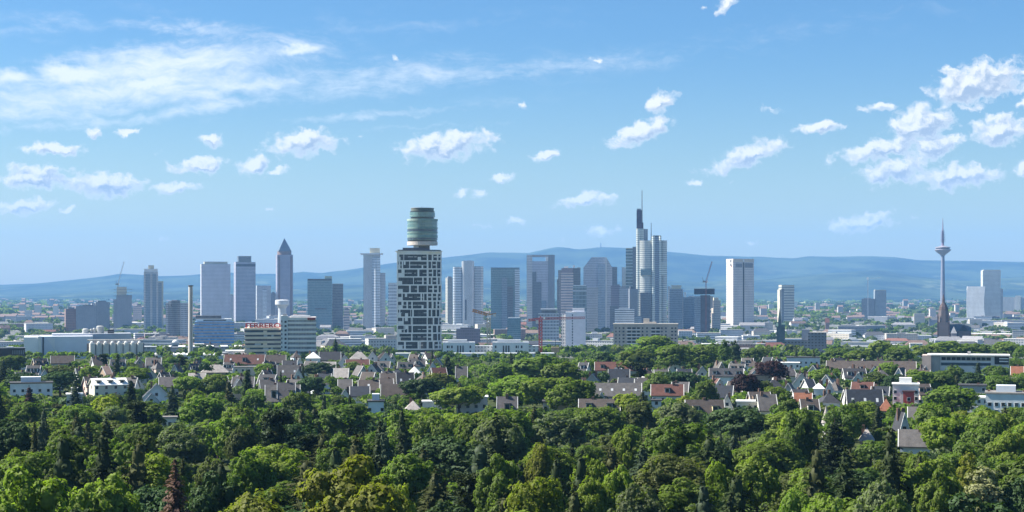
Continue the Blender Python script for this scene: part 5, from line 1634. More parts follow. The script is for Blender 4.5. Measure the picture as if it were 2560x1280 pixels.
def broad_crown(name, leaves, ls, lobes=20, R0=5.0, zc=8.4, b=6.5, spread=.66, lr=(.24, .46), flat=0.85, droop=0.0):
    """crown of overlapping leafy lobes around (0,0,zc) with radius R0 and half height b"""
    cs = []
    for i in range(lobes):
        u = (i + .5) / lobes
        ct = 1 - 1.45 * u + nr.normal() * .08
        st = math.sqrt(max(0, 1 - min(1, abs(ct)) ** 2))
        ph = i * 2.39996 + nr.normal() * .35
        q = spread * nr.uniform(.62, 1.2)
        cs.append((R0 * q * st * math.cos(ph), R0 * q * st * math.sin(ph), zc + b * q * max(-1, min(1.05, ct)), R0 * nr.uniform(*lr)))
    cs.append((0, 0, zc + b * .25, R0 * .52)); cs.append((0, 0, zc - b * .2, R0 * .5))
    cs = np.array(cs)
    w = cs[:, 3] ** 2
    cnt = np.maximum(20, (leaves * w / w.sum()).astype(int))
    C, Nn, Sz = [], [], []
    asym = np.array([nr.uniform(.88, 1.15), nr.uniform(.88, 1.15), 1.0])
    for (cx, cy, cz_, r), m in zip(cs, cnt):
        # leafy twigs: small outward facing clumps over each lobe, some of them sticking out
        nc = max(5, m // 13)
        d = rdir(nc)
        out = np.array([cx, cy, (cz_ - zc) * .8 + 1.2]); out = out / (np.linalg.norm(out) + 1e-6)
        flip = (d @ out) < -0.25
        d[flip] *= -1
        rad = r * (0.72 + 0.40 * nr.random(nc) ** .8)
        far = nr.random(nc) < .14
        rad[far] *= nr.uniform(1.08, 1.42, far.sum())
        pc = np.array([cx, cy, cz_]) + d * rad[:, None] * np.array([1, 1, flat])
        keep = np.ones(nc, bool)
        for (ox, oy, oz, orr) in cs:
            if (ox, oy, oz) != (cx, cy, cz_):
                q = (pc - np.array([ox, oy, oz])) / np.array([1, 1, flat])
                keep &= ~((q ** 2).sum(1) < (orr * .66) ** 2)
        pc, d = pc[keep], d[keep]
        if not len(pc): continue
        cr_ = ls * nr.uniform(1.5, 2.6, len(pc))
        per_ = 13
        dd = rdir(len(pc) * per_)
        dc = np.repeat(d, per_, 0)
        back = (dd * dc).sum(1) < -.1
        dd[back] *= -1
        p = np.repeat(pc, per_, 0) + dd * (np.repeat(cr_, per_) * nr.uniform(.55, 1.1, len(dd)))[:, None]
        p[:, 2] -= droop * (np.hypot(p[:, 0], p[:, 1]) / R0) ** 2
        C.append(p * asym); Nn.append(dd * .8 + dc * .5 + rdir(len(dd)) * .45 + np.array([0, 0, .25]))
        Sz.append(ls * nr.uniform(.55, 1.25, len(dd)))
    cores = [(cx * asym[0], cy * asym[1], cz_ - droop * .5 * (math.hypot(cx, cy) / R0) ** 2, r * .56, r * .56 * flat) for cx, cy, cz_, r in cs]
    return quads_mesh(name, np.vstack(C), np.vstack(Nn), np.concatenate(Sz), LEAF['mid'], cores=cores)

def spruce_crown(name, H=20.0, R0=4.0, tiers=22, per=11, bits=9, z0=2.2, p=.85, ls=.30, sag=.32, dead=False):
    C, Nn, Sz, Al = [], [], [], []
    for i in range(tiers):
        t_ = i / (tiers - 1)
        z = z0 + (H - z0) * t_
        Rr = R0 * (1 - t_) ** p * nr.uniform(.68, 1.16) + .12
        n_ = max(4, int(per * (1 - .55 * t_)))
        ph0 = nr.uniform(0, 6.28)
        for k_ in range(n_):
            ph = ph0 + 6.283 * k_ / n_ + nr.normal() * .15
            L = Rr * nr.uniform(.55, 1.15)
            m = max(3, int(bits * L / R0 + 2))
            for q in range(m):
                f = (q + .6) / m
                rr = L * f
                sp = .30 * (1 - f * .55) * L * .55
                for s in ((-1, 1) if not dead else (nr.choice((-1, 1)),)):
                    off = s * nr.uniform(.1, 1) * sp
                    C.append((rr * math.cos(ph) - off * math.sin(ph), rr * math.sin(ph) + off * math.cos(ph), z - sag * rr * (f ** 1.2) + .10 * L * f * f * 2 + nr.normal() * .12))
                    Nn.append((math.cos(ph) * .45 + nr.normal() * .25, math.sin(ph) * .45 + nr.normal() * .25, 1.0))
                    Al.append((math.cos(ph + s * .6), math.sin(ph + s * .6), -sag * .9))
                    Sz.append(ls * nr.uniform(.7, 1.3) * (1.15 - .45 * t_))
    cores = [] if dead else [(0, 0, z0 + (H - z0) * f, R0 * (1 - f) ** p * .50, (H - z0) * .13) for f in (.12, .3, .48, .66, .82)]
    return quads_mesh(name, np.array(C), np.array(Nn), np.array(Sz), LEAF['needle'], 1.75, np.array(Al), cores)

def layered_crown(name, layers, leaves, ls):
    """flat spreading plates of foliage: (x, y, z, radius, thickness)"""
    C, Nn, Sz = [], [], []
    A = sum(l[3] ** 2 for l in layers)
    for (x, y, z, r, th) in layers:
        m = int(leaves * r * r / A)
        rr = r * np.sqrt(nr.random(m)); ph = nr.uniform(0, 6.283, m)
        rr *= 1 + .18 * np.sin(ph * 5 + x)
        C.append(np.stack([x + rr * np.cos(ph), y + rr * np.sin(ph), z + th * (nr.random(m) - .35) * np.sqrt(np.maximum(0.05, 1 - (rr / (r * 1.25)) ** 2)) - .12 * rr], 1))
        Nn.append(rdir(m) * .6 + np.array([0, 0, .9])); Sz.append(ls * nr.uniform(.6, 1.3, m))
    cores = [(x, y, z - .1 * r, r * .66, th * .32) for x, y, z, r, th in layers]
    return quads_mesh(name, np.vstack(C), np.vstack(Nn), np.concatenate(Sz), LEAF['blue'], 1.2, None, cores)

def trunk_mesh(name, H, r, limbs=5, spread=3.2, lz=.35):
    m = MB()
    prev = (0, 0, -1.5); pr_ = r * 1.25
    for f in (.0, .3, .6, .88):
        q = (tr.uniform(-.15, .15), tr.uniform(-.15, .15), H * f)
        m.cylbar(prev, q, pr_, r * (1 - .8 * f)); prev, pr_ = q, r * (1 - .8 * f)
    for i in range(limbs):
        a = i * 2.4
        z = H * (lz + .35 * i / max(1, limbs))
        m.cylbar((0, 0, z), (math.cos(a) * spread, math.sin(a) * spread, z + H * .16), r * .42, r * .12)
    me = bpy.data.meshes.new(name)
    me.from_pydata(m.v, [], m.f)
    me.materials.append(BARK)
    return me

def _cylbar(self, p, q, r0, r1, n=7):
    p, q = Vector(p), Vector(q)
    d = (q - p).normalized()
    up = Vector((0, 1, 0)) if abs(d.z) > .9 else Vector((0, 0, 1))
    a = d.cross(up).normalized(); b = a.cross(d)
    P = [p + (a * math.cos(6.2832 * i / n) + b * math.sin(6.2832 * i / n)) * r0 for i in range(n)]
    Q = [q + (a * math.cos(6.2832 * i / n) + b * math.sin(6.2832 * i / n)) * r1 for i in range(n)]
    for i in range(n):
        j = (i + 1) % n
        self.face([P[j], P[i], Q[i], Q[j]])
    return self
MB.cylbar = _cylbar

# prototypes: (crown mesh, trunk mesh, radius, height)
TRK = trunk_mesh('broadleaf_trunk', 13, .34)
TRS = trunk_mesh('spruce_trunk', 20, .26, 0)
TRP = trunk_mesh('poplar_trunk', 18, .3, 3, 1.2)
def bl(n, *a, **k): return (broad_crown(n, *a, **k), TRK, 5.0, 15.0)
PROTO = {
    'near': [bl('leafy_crown', 15000, .24, 24), bl('leafy_crown', 15000, .24, 30, lr=(.18, .42), spread=.74), bl('leafy_crown', 14000, .25, 18, b=6.0, zc=8.8, lr=(.22, .5)), bl('leafy_crown', 15000, .23, 36, lr=(.15, .36), spread=.8), bl('leafy_crown', 14000, .25, 22, droop=1.4), bl('leafy_crown', 15000, .24, 28, spread=.86, lr=(.2, .38)), bl('leafy_crown', 14000, .25, 15, spread=.6, lr=(.3, .52))],
    'mid': [bl('leafy_crown', 5200, .38, 19), bl('leafy_crown', 5200, .38, 24, lr=(.26, .40)), bl('leafy_crown', 4800, .40, 15, b=6.0, zc=8.8), bl('leafy_crown', 5200, .36, 28, lr=(.22, .36), spread=.72), bl('leafy_crown', 5000, .38, 17, spread=.6)],
    'far': [bl('leafy_crown', 2200, .55, 16), bl('leafy_crown', 2200, .55, 22, lr=(.26, .40)), bl('leafy_crown', 2000, .58, 13)],
    'spruce': [(spruce_crown('spruce_crown', R0=5.0, p=.62, per=13, bits=11), TRS, 5.0, 20.0), (spruce_crown('spruce_crown', R0=4.4, tiers=25, p=.52, per=12, bits=10), TRS, 4.4, 20.0), (spruce_crown('spruce_crown', R0=5.8, tiers=15, per=9, bits=13, sag=.25, p=.6, ls=.34), TRS, 5.8, 20.0), (spruce_crown('spruce_crown', R0=5.2, tiers=17, per=10, bits=12, sag=.1, p=.45, ls=.33), TRS, 5.2, 20.0), (spruce_crown('spruce_crown', R0=5.6, tiers=19, per=12, bits=12, sag=.18, p=.72), TRS, 5.6, 20.0), (spruce_crown('spruce_crown', R0=5.0, tiers=21, per=12, bits=10, p=.50, sag=.42), TRS, 5.0, 20.0)],
    'cypress': [(spruce_crown('cypress_crown', R0=2.2, tiers=34, per=10, bits=5, p=.42, z0=.6, sag=-.5, ls=.32), TRS, 2.2, 20.0)],
    'poplar': [(broad_crown('poplar_crown', 5200, .30, 30, R0=2.4, zc=10.6, b=7.6, spread=.74, lr=(.30, .46), flat=1.5), TRP, 2.4, 20.0)],
    'dead': [(spruce_crown('dead_crown', R0=4.2, tiers=40, per=15, bits=16, p=.62, ls=.26, sag=.28, dead=True), TRS, 4.2, 20.0)],
}
LY = []
for i in range(26):
    f = i / 25
    a = i * 2.4
    rr = 4.2 * (1 - f * .75) * tr.uniform(.35, .8)
    LY.append((rr * math.cos(a), rr * math.sin(a), 4.5 + 11.5 * f, 2.6 * (1 - .5 * f) * tr.uniform(.8, 1.15), .9))
PROTO['cedar'] = [(layered_crown('cedar_crown', LY, 6500, .30), TRS, 6.0, 17.0)]
LY2 = [(tr.uniform(-2.6, 2.6), tr.uniform(-2.6, 2.6), 10 + tr.uniform(0, 6.2), tr.uniform(1.3, 2.2), 1.5) for _ in range(17)]
PROTO['pine'] = [(layered_crown('pine_crown', LY2, 5500, .30), trunk_mesh('pine_trunk', 16, .28, 6, 2.4, .5), 4.4, 17.0)]
NAME = {'near': 'broadleaf_tree', 'mid': 'broadleaf_tree', 'far': 'broadleaf_tree', 'spruce': 'spruce_tree', 'cypress': 'cypress_tree', 'poplar': 'poplar_tree', 'dead': 'dead_spruce_tree', 'cedar': 'cedar_tree', 'pine': 'pine_tree'}
CATN = {'near': 'broadleaf tree', 'mid': 'broadleaf tree', 'far': 'broadleaf tree', 'spruce': 'spruce', 'cypress': 'cypress', 'poplar': 'poplar', 'dead': 'dead spruce', 'cedar': 'cedar', 'pine': 'pine'}
TREES = []

def tree_at(x, d, h, r, kind, leaf, label=None):
    k_ = kind
    if kind == 'near' and d > 420: k_ = 'mid'
    if k_ == 'mid' and d > 980: k_ = 'far'
    cm, tm, pr_, ph = tr.choice(PROTO[k_])
    o = bpy.data.objects.new(NAME[kind], None)
    o.empty_display_size = .5
    o.location = (x, d, zg(d))
    o.rotation_euler = (tr.gauss(0, .035), tr.gauss(0, .035), tr.uniform(0, 6.283))
    o.scale = (r / pr_, r / pr_ * tr.uniform(.9, 1.1), h / ph)
    COL.objects.link(o)
    for nm, me in (('trunk', tm), ('crown', cm)):
        c = bpy.data.objects.new(nm, me)
        COL.objects.link(c)
        c.parent = o
        if nm == 'crown':
            c.material_slots[0].link = 'OBJECT'
            c.material_slots[0].material = LEAF[leaf]
    px = HX + x / d * F
    top = HY + (CZ - zg(d) - h) / d * F
    TREES.append(dict(o=o, x=x, d=d, r=r, h=h, px=px, py=top, w=2 * r / d * F, kind=kind, leaf=leaf, label=label))
    o['category'] = CATN[kind]
    return o

def tree(px, top, wpx, kind, leaf, h=None, label=None, prot=True):
    h = h or {'near': 17, 'mid': 14, 'far': 14, 'spruce': 20, 'cypress': 14, 'poplar': 19, 'dead': 19, 'cedar': 16, 'pine': 16}[kind]
    d = solve_d(top, h)
    wide = 1.28 if kind == 'spruce' and top > 1035 else 1.0
    o = tree_at(X(px, d), d, h, wpx * wide / 2 / F * d, kind, leaf, label)
    keep = 1.1 if label and kind in ('dead', 'poplar', 'cedar') else .62
    if prot: PROT.append((px - wpx * .36, top - 1, px + wpx * .36, top + min(wpx * keep, 115 if keep > 1 else 80), d))
    return o

# trees one can pick out in the photo: column, row of the top, width, kind, leaf colour
for a in [
    # bottom edge
    (440, 1150, 150, 'dead', 'dead', 22, 'dead reddish brown spruce standing alone at the bottom left'),
    (640, 1198, 250, 'near', 'yellow', 22, 'broad yellow green tree at the bottom edge right of the dead spruce'),
    (905, 1190, 290, 'near', 'yellow', 23, 'largest yellow green crown at the bottom centre'),
    (1005, 1228, 120, 'near', 'yellow', 20, 'small yellow green crown at the right side of the largest yellow one'),
    (85, 1210, 230, 'near', 'fresh', 22, 'bright green crown in the bottom left corner'),
    (245, 1188, 190, 'near', 'fresh', 20, 'bright green crown just left of the dead brown spruce'),
    (385, 1130, 150, 'near', 'lime', 17, 'vivid lime green tree behind the dead brown spruce'),
    (60, 1128, 170, 'near', 'mid', 17), (190, 1172, 120, 'near', 'olive', 15), (150, 1085, 130, 'spruce', 'needle', 22), (255, 1070, 120, 'spruce', 'needle', 22), (330, 1100, 110, 'spruce', 'needle2', 20),
    (560, 1150, 90, 'spruce', 'needle', 20), (690, 1108, 170, 'near', 'fresh', 18), (770, 1140, 120, 'spruce', 'needle2', 18), (640, 1130, 130, 'near', 'fresh', 17),
    (880, 1092, 130, 'spruce', 'needle2', 21, 'big dark olive spruce with spreading branches left of centre'), (940, 1058, 90, 'spruce', 'needle', 21), (850, 1110, 110, 'spruce', 'needle', 20), (980, 1070, 80, 'spruce', 'blue', 20),
    (1020, 1125, 150, 'near', 'fresh', 17), (1090, 1180, 150, 'spruce', 'needle2', 17), (1180, 1100, 140, 'spruce', 'blue', 20, 'pale bluish green pointed conifer at the bottom centre'), (1240, 1160, 120, 'near', 'mid', 17),
    (1330, 1185, 160, 'near', 'lime', 19), (1385, 1140, 100, 'spruce', 'needle', 19), (1480, 1190, 130, 'near', 'fresh', 18), (1440, 1130, 120, 'spruce', 'needle', 20), (1545, 1160, 90, 'near', 'lime', 15),
    (1695, 1130, 190, 'near', 'olive', 17, 'wide olive green spreading tree in the lower right centre'), (1600, 1220, 150, 'near', 'grey', 18), (1565, 1062, 80, 'near', 'lime', 16, 'small vivid lime crown in the middle of the forest'),
    (1345, 1105, 70, 'near', 'yellow', 16), (1490, 1140, 80, 'near', 'lime', 16), (1900, 1120, 130, 'near', 'fresh', 18), (1800, 1150, 80, 'near', 'lime', 16), (1840, 1180, 130, 'spruce', 'needle', 18),
    (1990, 1225, 120, 'near', 'fresh', 17), (2070, 1235, 140, 'near', 'fresh', 17), (2120, 1120, 130, 'spruce', 'needle', 20), (2040, 1110, 130, 'spruce', 'needle2', 20), (2234, 1062, 105, 'spruce', 'needle', 23, 'very dark broad spruce between the pale pyramid roof and the grey roofed forest house'),
    (2190, 1190, 130, 'near', 'grey', 18), (2330, 1145, 140, 'near', 'fresh', 17), (2345, 1200, 110, 'near', 'fresh', 16), (2455, 1163, 90, 'poplar', 'silver', 18, 'pale silvery poplar at the bottom right'), (2420, 1125, 50, 'poplar', 'yellow', 18, 'slim yellow green poplar behind the silvery poplar'),
    (2545, 1195, 100, 'near', 'dark', 16), (2540, 1070, 130, 'near', 'fresh', 17), (2300, 1135, 80, 'spruce', 'needle2', 17), (2235, 1240, 120, 'near', 'mid', 16), (1420, 1225, 150, 'spruce', 'needle2', 18), (1760, 1210, 120, 'spruce', 'blue', 15),
    (2380, 1030, 120, 'near', 'lime', 17), (2340, 1000, 110, 'near', 'fresh', 17), (2470, 1040, 130, 'near', 'mid', 17), (2080, 1052, 110, 'cedar', 'blue', 17, 'flat layered blue green cedar left of the pale pyramid roof'),
    # suburb
    (838, 846, 32, 'spruce', 'needle', 17, 'pointed dark spruce on the skyline left of the round topped tower'), (820, 872, 18, 'spruce', 'needle', 10), (290, 880, 44, 'spruce', 'needle', 17, 'tall dark spruce in front of the joined silos'), (258, 884, 24, 'pine', 'needle', 15, 'thin pine in front of the joined silos'),
    (27, 885, 60, 'mid', 'mid', 13), (5, 900, 50, 'spruce', 'needle', 15), (340, 915, 60, 'mid', 'fresh', 12), (455, 890, 26, 'pine', 'needle', 13), (520, 903, 40, 'mid', 'dark', 12), (800, 903, 72, 'mid', 'dark', 12, 'round very dark tree below the white pyramid roof'),
    (776, 938, 74, 'mid', 'dark', 13), (636, 975, 56, 'mid', 'mid', 12, 'round light green tree left of the big grey two level house'), (620, 925, 38, 'cypress', 'dark', 16, 'dark egg shaped conifer below the weathered red roof'), (757, 908, 11, 'cypress', 'needle', 12), (703, 930, 12, 'cypress', 'needle', 12),
    (662, 905, 50, 'mid', 'fresh', 11), (1055, 940, 84, 'mid', 'dark', 14, 'big dark round tree below the glaring white roof'), (1092, 926, 70, 'mid', 'olive', 14), (1122, 888, 60, 'spruce', 'needle', 16), (1080, 872, 22, 'spruce', 'needle2', 12), (1150, 960, 110, 'mid', 'fresh', 14),
    (1280, 880, 26, 'spruce', 'needle', 15, 'dark small spruce below the white blocks left of the red crane'), (1345, 884, 130, 'far', 'fresh', 18), (1405, 900, 90, 'far', 'mid', 17), (1255, 905, 60, 'far', 'mid', 13), (1290, 930, 130, 'mid', 'fresh', 17), (1360, 935, 120, 'mid', 'fresh', 17), (1435, 945, 110, 'mid', 'fresh', 17),
    (1640, 838, 96, 'far', 'fresh', 22, 'tall bright tree rising in front of the beige slab of flats'), (1690, 860, 90, 'far', 'mid', 20), (1590, 872, 90, 'far', 'mid', 18), (1505, 880, 60, 'far', 'dark', 15), (1470, 886, 46, 'far', 'fresh', 14), (1745, 862, 90, 'far', 'mid', 19), (1785, 858, 60, 'far', 'mid', 18),
    (1815, 846, 26, 'poplar', 'mid', 22, 'left one of a pair of tall poplars right of the beige flats'), (1836, 848, 24, 'poplar', 'dark', 21, 'right one of a pair of tall poplars right of the beige flats'), (1600, 905, 50, 'pine', 'needle', 17), (1640, 930, 70, 'mid', 'mid', 15), (1700, 922, 80, 'mid', 'dark', 15),
    (1928, 898, 74, 'mid', 'copper', 16, 'large purple black copper beech below the white cluster'), (1864, 930, 62, 'mid', 'copper', 15, 'second copper beech right of the white three dormer house'), (1765, 950, 66, 'mid', 'mid', 14, 'round dense green tree right of the oxblood red roof'), (1972, 974, 42, 'poplar', 'mid', 17, 'stout upright poplar left of the brown roofed turret house'),
    (2112, 1008, 84, 'near', 'mid', 16, 'round green tree with dark right side below the blue black roof'), (1700, 1000, 90, 'mid', 'grey', 14), (1590, 1003, 90, 'mid', 'olive', 13), (1505, 1010, 110, 'mid', 'mid', 14), (1390, 1035, 120, 'near', 'grey', 14), (1840, 1010, 120, 'near', 'dark', 15),
    (2060, 915, 60, 'mid', 'fresh', 14), (2220, 905, 60, 'far', 'fresh', 12), (2090, 868, 70, 'far', 'mid', 15), (2150, 872, 70, 'far', 'mid', 15), (2200, 850, 60, 'far', 'fresh', 17), (2250, 868, 60, 'far', 'mid', 15), (2310, 862, 70, 'far', 'fresh', 15), (2370, 852, 90, 'far', 'fresh', 17), (2440, 855, 80, 'far', 'mid', 16),
    (2510, 850, 70, 'far', 'fresh', 16), (2555, 862, 50, 'far', 'mid', 15), (2300, 925, 80, 'mid', 'fresh', 14), (2350, 928, 70, 'mid', 'mid', 13), (2430, 925, 60, 'mid', 'dark', 14), (2500, 935, 70, 'mid', 'mid', 13), (2550, 935, 50, 'mid', 'mid', 13), (2190, 930, 60, 'mid', 'mid', 12), (2240, 935, 60, 'mid', 'dark', 13), (2380, 960, 110, 'mid', 'fresh', 15),
    (1900, 945, 50, 'mid', 'olive', 12), (1940, 960, 60, 'mid', 'fresh', 12), (1885, 870, 60, 'far', 'mid', 13), (1910, 862, 40, 'far', 'olive', 13), (1990, 868, 30, 'spruce', 'needle', 15), (2035, 872, 30, 'spruce', 'needle', 14),
    (150, 912, 70, 'mid', 'olive', 11), (225, 915, 50, 'mid', 'fresh', 11), (60, 925, 90, 'mid', 'dark', 13), (150, 925, 100, 'mid', 'dark', 13), (330, 955, 44, 'cypress', 'needle', 15, 'dark cone shaped conifer left of the bluish double gable house'), (190, 950, 50, 'spruce', 'blue', 14), (75, 965, 60, 'spruce', 'copper', 12, 'dark reddish pointed tree in front of the white villa'),
    (470, 935, 60, 'mid', 'fresh', 12), (540, 930, 70, 'mid', 'mid', 13), (575, 950, 70, 'spruce', 'needle2', 15), (430, 965, 60, 'spruce', 'blue', 15), (70, 1002, 70, 'mid', 'mid', 13), (110, 1020, 60, 'spruce', 'blue', 16), (280, 1005, 70, 'mid', 'grey', 14), (510, 990, 90, 'mid', 'fresh', 14), (450, 1065, 130, 'near', 'grey', 15),
    (860, 1000, 130, 'near', 'mid', 16), (745, 975, 70, 'mid', 'mid', 14), (930, 935, 40, 'mid', 'grey', 12), (880, 905, 50, 'mid', 'mid', 11), (825, 935, 40, 'mid', 'mid', 11), (985, 860, 1, 'far', 'mid', 9),
]:
    if a[2] > 5: tree(*a[:5], h=a[5], label=a[6] if len(a) > 6 else None)

def clear_height(px, w, d, h, soft=0):
    """largest height a tree may have here without hiding what the photo shows behind it"""
    for (l, t_, r, b, dp) in PROT:
        if d < dp - 1 and px + w * .46 > l and px - w * .46 < r:
            top = HY + (CZ - zg(d) - h) / d * F
            if top < b:
                h = min(h, CZ - zg(d) - (b - HY) * d / F)
    return h

def crowded(x, d, r, f=.78):
    for t_ in TREES:
        if abs(t_['d'] - d) < 30 and math.hypot(t_['x'] - x, t_['d'] - d) < f * (t_['r'] + r): return True
    return False

HOUSES = [o for o in COL.objects if o.get('category') in ('house', 'turret')]
def on_house(x, d, r):
    return any(math.hypot(o.location.x - x, o.location.y - d) < r * .75 + 5.5 for o in HOUSES)

d = 180.0
while d < 1330:
    forest = d < 560
    gap = 10.6 if forest else 12.5 + (d - 560) * .012
    half = 1330 / F * d + 8
    x = -half + tr.uniform(0, gap)
    while x < half:
        xx = x + tr.uniform(-3, 3); dd = d + tr.uniform(-13, 13)
        x += gap * tr.uniform(.7, 1.4)
        px = HX + xx / dd * F
        con = .40 if px < 700 else (.28 if px < 1500 else .34)
        # conifers grow in stands
        stand = mnoise.noise(Vector((xx / 42, dd / 60, 9.3)))
        con = (.86 if stand > (.10 if px < 700 else .20) else .10) if forest else .2
        kind = 'near'
        if tr.random() < con: kind = tr.choices(['spruce', 'pine', 'cypress'], [.86, .10, .04])[0]
        h = tr.uniform(14.5, 20.5) if kind == 'near' else tr.uniform(18, 24)
        if not forest: h = tr.uniform(8.5, 14)
        if d < 260: h -= 2.5
        r = {'near': tr.uniform(3.9, 7.4), 'spruce': tr.uniform(4.6, 6.6), 'pine': tr.uniform(3.8, 4.8), 'cypress': tr.uniform(1.6, 2.2)}[kind]
        if not forest: r *= .76
        if dd > 380 and on_house(xx, dd, r): continue
        top = HY + (CZ - zg(dd) - h) / dd * F
        if not forest and top < 905: h = min(h, CZ - zg(dd) - (905 + tr.uniform(-18, 16) - HY) * dd / F)
        w = 2 * r / dd * F
        h2 = clear_height(px, w, dd, h)
        if h2 < h:
            if h2 < 5: continue
            r *= max(.55, min(1, (h2 / h) ** .5)); h = h2
        if crowded(xx, dd, r, .70 if forest else .9): continue
        if kind == 'near':
            leaf = tr.choices(['mid', 'fresh', 'dark', 'grey', 'olive', 'lime'], [.34, .30, .12, .10, .08, .06] if px > 600 else [.38, .20, .18, .12, .09, .03])[0]
        else:
            leaf = tr.choices(['needle', 'needle2', 'blue'], [.45, .32, .23])[0]
        tree_at(xx, dd, h, r, kind, leaf)
    d += 36 if forest else 46

# the smallest broadleaf trees beyond three hundred become one mass together with the trees of the town
BL = sorted([t_ for t_ in TREES if t_['kind'] in ('near', 'mid', 'far')], key=lambda t_: (t_['label'] is None, -t_['w'] * min(1.0, .5 + 90 / t_['d'])))
DROP = BL[292:]
for t_ in DROP:
    for c in list(t_['o'].children): bpy.data.objects.remove(c)
    bpy.data.objects.remove(t_['o'])
gone = set(id(t_) for t_ in DROP)
TREES = [t_ for t_ in TREES if id(t_) not in gone]

def mass(name, clumps, mats):
    """clumps: (x, y, z base, radius, height, quads, material index)"""
    C, Nn, Sz, Mi = [], [], [], []
    for (x, y, z, r, h, m, mi) in clumps:
        dvec = rdir(m); dvec[:, 2] = np.abs(dvec[:, 2]) * 1.0 - .25
        lob = nr.integers(0, 5, m)
        lo = nr.uniform(-.5, .5, (5, 3)) * np.array([1, 1, .5])
        p = (lo[lob] + dvec * nr.uniform(.45, .62, (m, 1))) * np.array([r, r, h * .5]) + np.array([x, y, z + h * .55])
        C.append(p); Nn.append(dvec + rdir(m) * .6); Sz.append(np.full(m, 1.0) * r * 2.1 / math.sqrt(m) * nr.uniform(.7, 1.4, m)); Mi.append(np.full(m, mi))
    me = quads_mesh(name, np.vstack(C), np.vstack(Nn), np.concatenate(Sz), LEAF[mats[0]])
    for q in mats[1:]: me.materials.append(LEAF[q])
    me.polygons.foreach_set('material_index', np.concatenate(Mi).astype(np.int32))
    o = bpy.data.objects.new(name, me)
    COL.objects.link(o)
    return tag(o, kind='stuff')

MM = ['mid', 'fresh', 'dark', 'olive', 'grey']
cl = []
for t_ in DROP:
    cl.append((t_['x'], t_['d'], zg(t_['d']), t_['r'] * 1.15, t_['h'] * 1.05, 420, MM.index(t_['leaf']) if t_['leaf'] in MM else 0))
for i in range(3600):      # garden bushes, hedges and small trees between houses
    d = 540 * (1560 / 540) ** tr.random()
    x = tr.uniform(-1, 1) * (1330 / F * d)
    if on_house(x, d, 2): continue
    h = tr.uniform(2.5, 8.5)
    r = h * tr.uniform(.42, .75)
    h = min(h, clear_height(HX + x / d * F, 2 * r / d * F, d, h))
    if h < 1.5: continue
    cl.append((x, d, zg(d) - .3, min(r, h * .9), h, 90, tr.choices(range(5), [4, 3, 3, 1, 1])[0]))
for i in range(800):       # forest floor saplings
    d = tr.uniform(165, 560)
    x = tr.uniform(-1, 1) * (1330 / F * d)
    h = tr.uniform(3, 6.5); r = tr.uniform(2, 3.5)
    h = min(h, clear_height(HX + x / d * F, 2 * r / d * F, d, h))
    if h > 1.5: cl.append((x, d, zg(d) - .3, min(r, h), h, 110, tr.randrange(5)))
for i in range(2300):       # street and river trees in the town
    d = 1600 * (5200 / 1600) ** tr.random()
    x = tr.uniform(-1, 1) * (1350 / F * d)
    n_ = tr.choice((1, 1, 2, 3))
    for j in range(n_): cl.append((x + j * 9, d + tr.uniform(-4, 4), zg(d) - .5, tr.uniform(5, 10), tr.uniform(10, 16), 60, tr.randrange(5)))
for (px0, px1, d, h, n_) in [(830, 990, 1750, 13, 16), (650, 830, 2100, 13, 14), (880, 990, 2300, 13, 12), (1560, 1700, 2700, 14, 12), (1850, 2000, 2200, 13, 18), (2080, 2300, 1900, 13, 16), (1660, 1900, 4300, 18, 24), (1880, 2150, 5200, 18, 34), (2220, 2330, 4400, 18, 16),
                              (2390, 2430, 3000, 16, 8), (1040, 1110, 3000, 13, 10), (500, 600, 2000, 12, 12), (370, 470, 2200, 14, 14), (0, 160, 2600, 13, 14), (2480, 2560, 2000, 13, 10), (1380, 1440, 2100, 13, 8)]:
    for i in range(n_):
        dd = d * tr.uniform(.96, 1.06); px = tr.uniform(px0, px1)
        cl.append((X(px, dd), dd, zg(dd) - .5, tr.uniform(5, 9) * d / 2500 + 2, h * tr.uniform(.7, 1.1), 110, tr.randrange(5)))
mass('town_greenery', cl, MM)
cl = []
for i in range(1500):
    d = 5200 * (15500 / 5200) ** tr.random()
    x = tr.uniform(-1, 1) * (1360 / F * d)
    cl.append((x, d, -1, tr.uniform(14, 46), tr.uniform(9, 17), 40, tr.randrange(3) if tr.random() < .7 else 2))
mass('distant_woodland', cl, MM)

# ---------------------------------------------------------------- low town between the suburb and the towers
cr = random.Random(77)
FOOT_ = []      # occupied plan circles
for o in COL.objects:
    if o.parent is None and o.type == 'EMPTY' and o.location.y > 1250: FOOT_.append((o.location.x, o.location.y, 22))
LOW = []
LF = [facade('low_white', (.56, .56, .57), (.12, .14, .17), 3.3, 3.0, .45, .5, .25, .8, .4), facade('low_cream', (.56, .51, .43), (.10, .11, .13), 3.3, 2.8, .45, .5, .25, .8, .4),
      facade('low_grey', (.40, .41, .43), (.08, .10, .12), 3.3, 3.2, .5, .55, .25, .8, .4), facade('low_band', (.58, .60, .63), (.09, .11, .14), 3.4, 3.0, .45, 1.0, .2, .7, .4),
      facade('low_brick', (.27, .17, .14), (.07, .07, .08), 3.3, 2.8, .45, .5, .25, .8, .4), facade('low_slate', (.24, .26, .30), (.06, .07, .09), 3.4, 2.6, .55, .6, .2, .7, .4)]
LFN = ['white', 'cream', 'grey', 'white banded', 'brick', 'slate']
FR = [pm('pale_gravel_roof', (.46, .45, .44), .9, .12, .1), pm('white_membrane_roof', (.68, .68, .67), .8, .05, .1), pm('dull_grey_roof', (.30, .31, .33), .9, .15, .1)]
PR = [roof_mat('town_slate_roof', (.10, .105, .12), .5), roof_mat('town_brown_roof', (.19, .13, .11), .5), roof_mat('town_red_roof', (.19, .09, .075), .5), roof_mat('town_grey_roof', (.26, .26, .28), .5)]
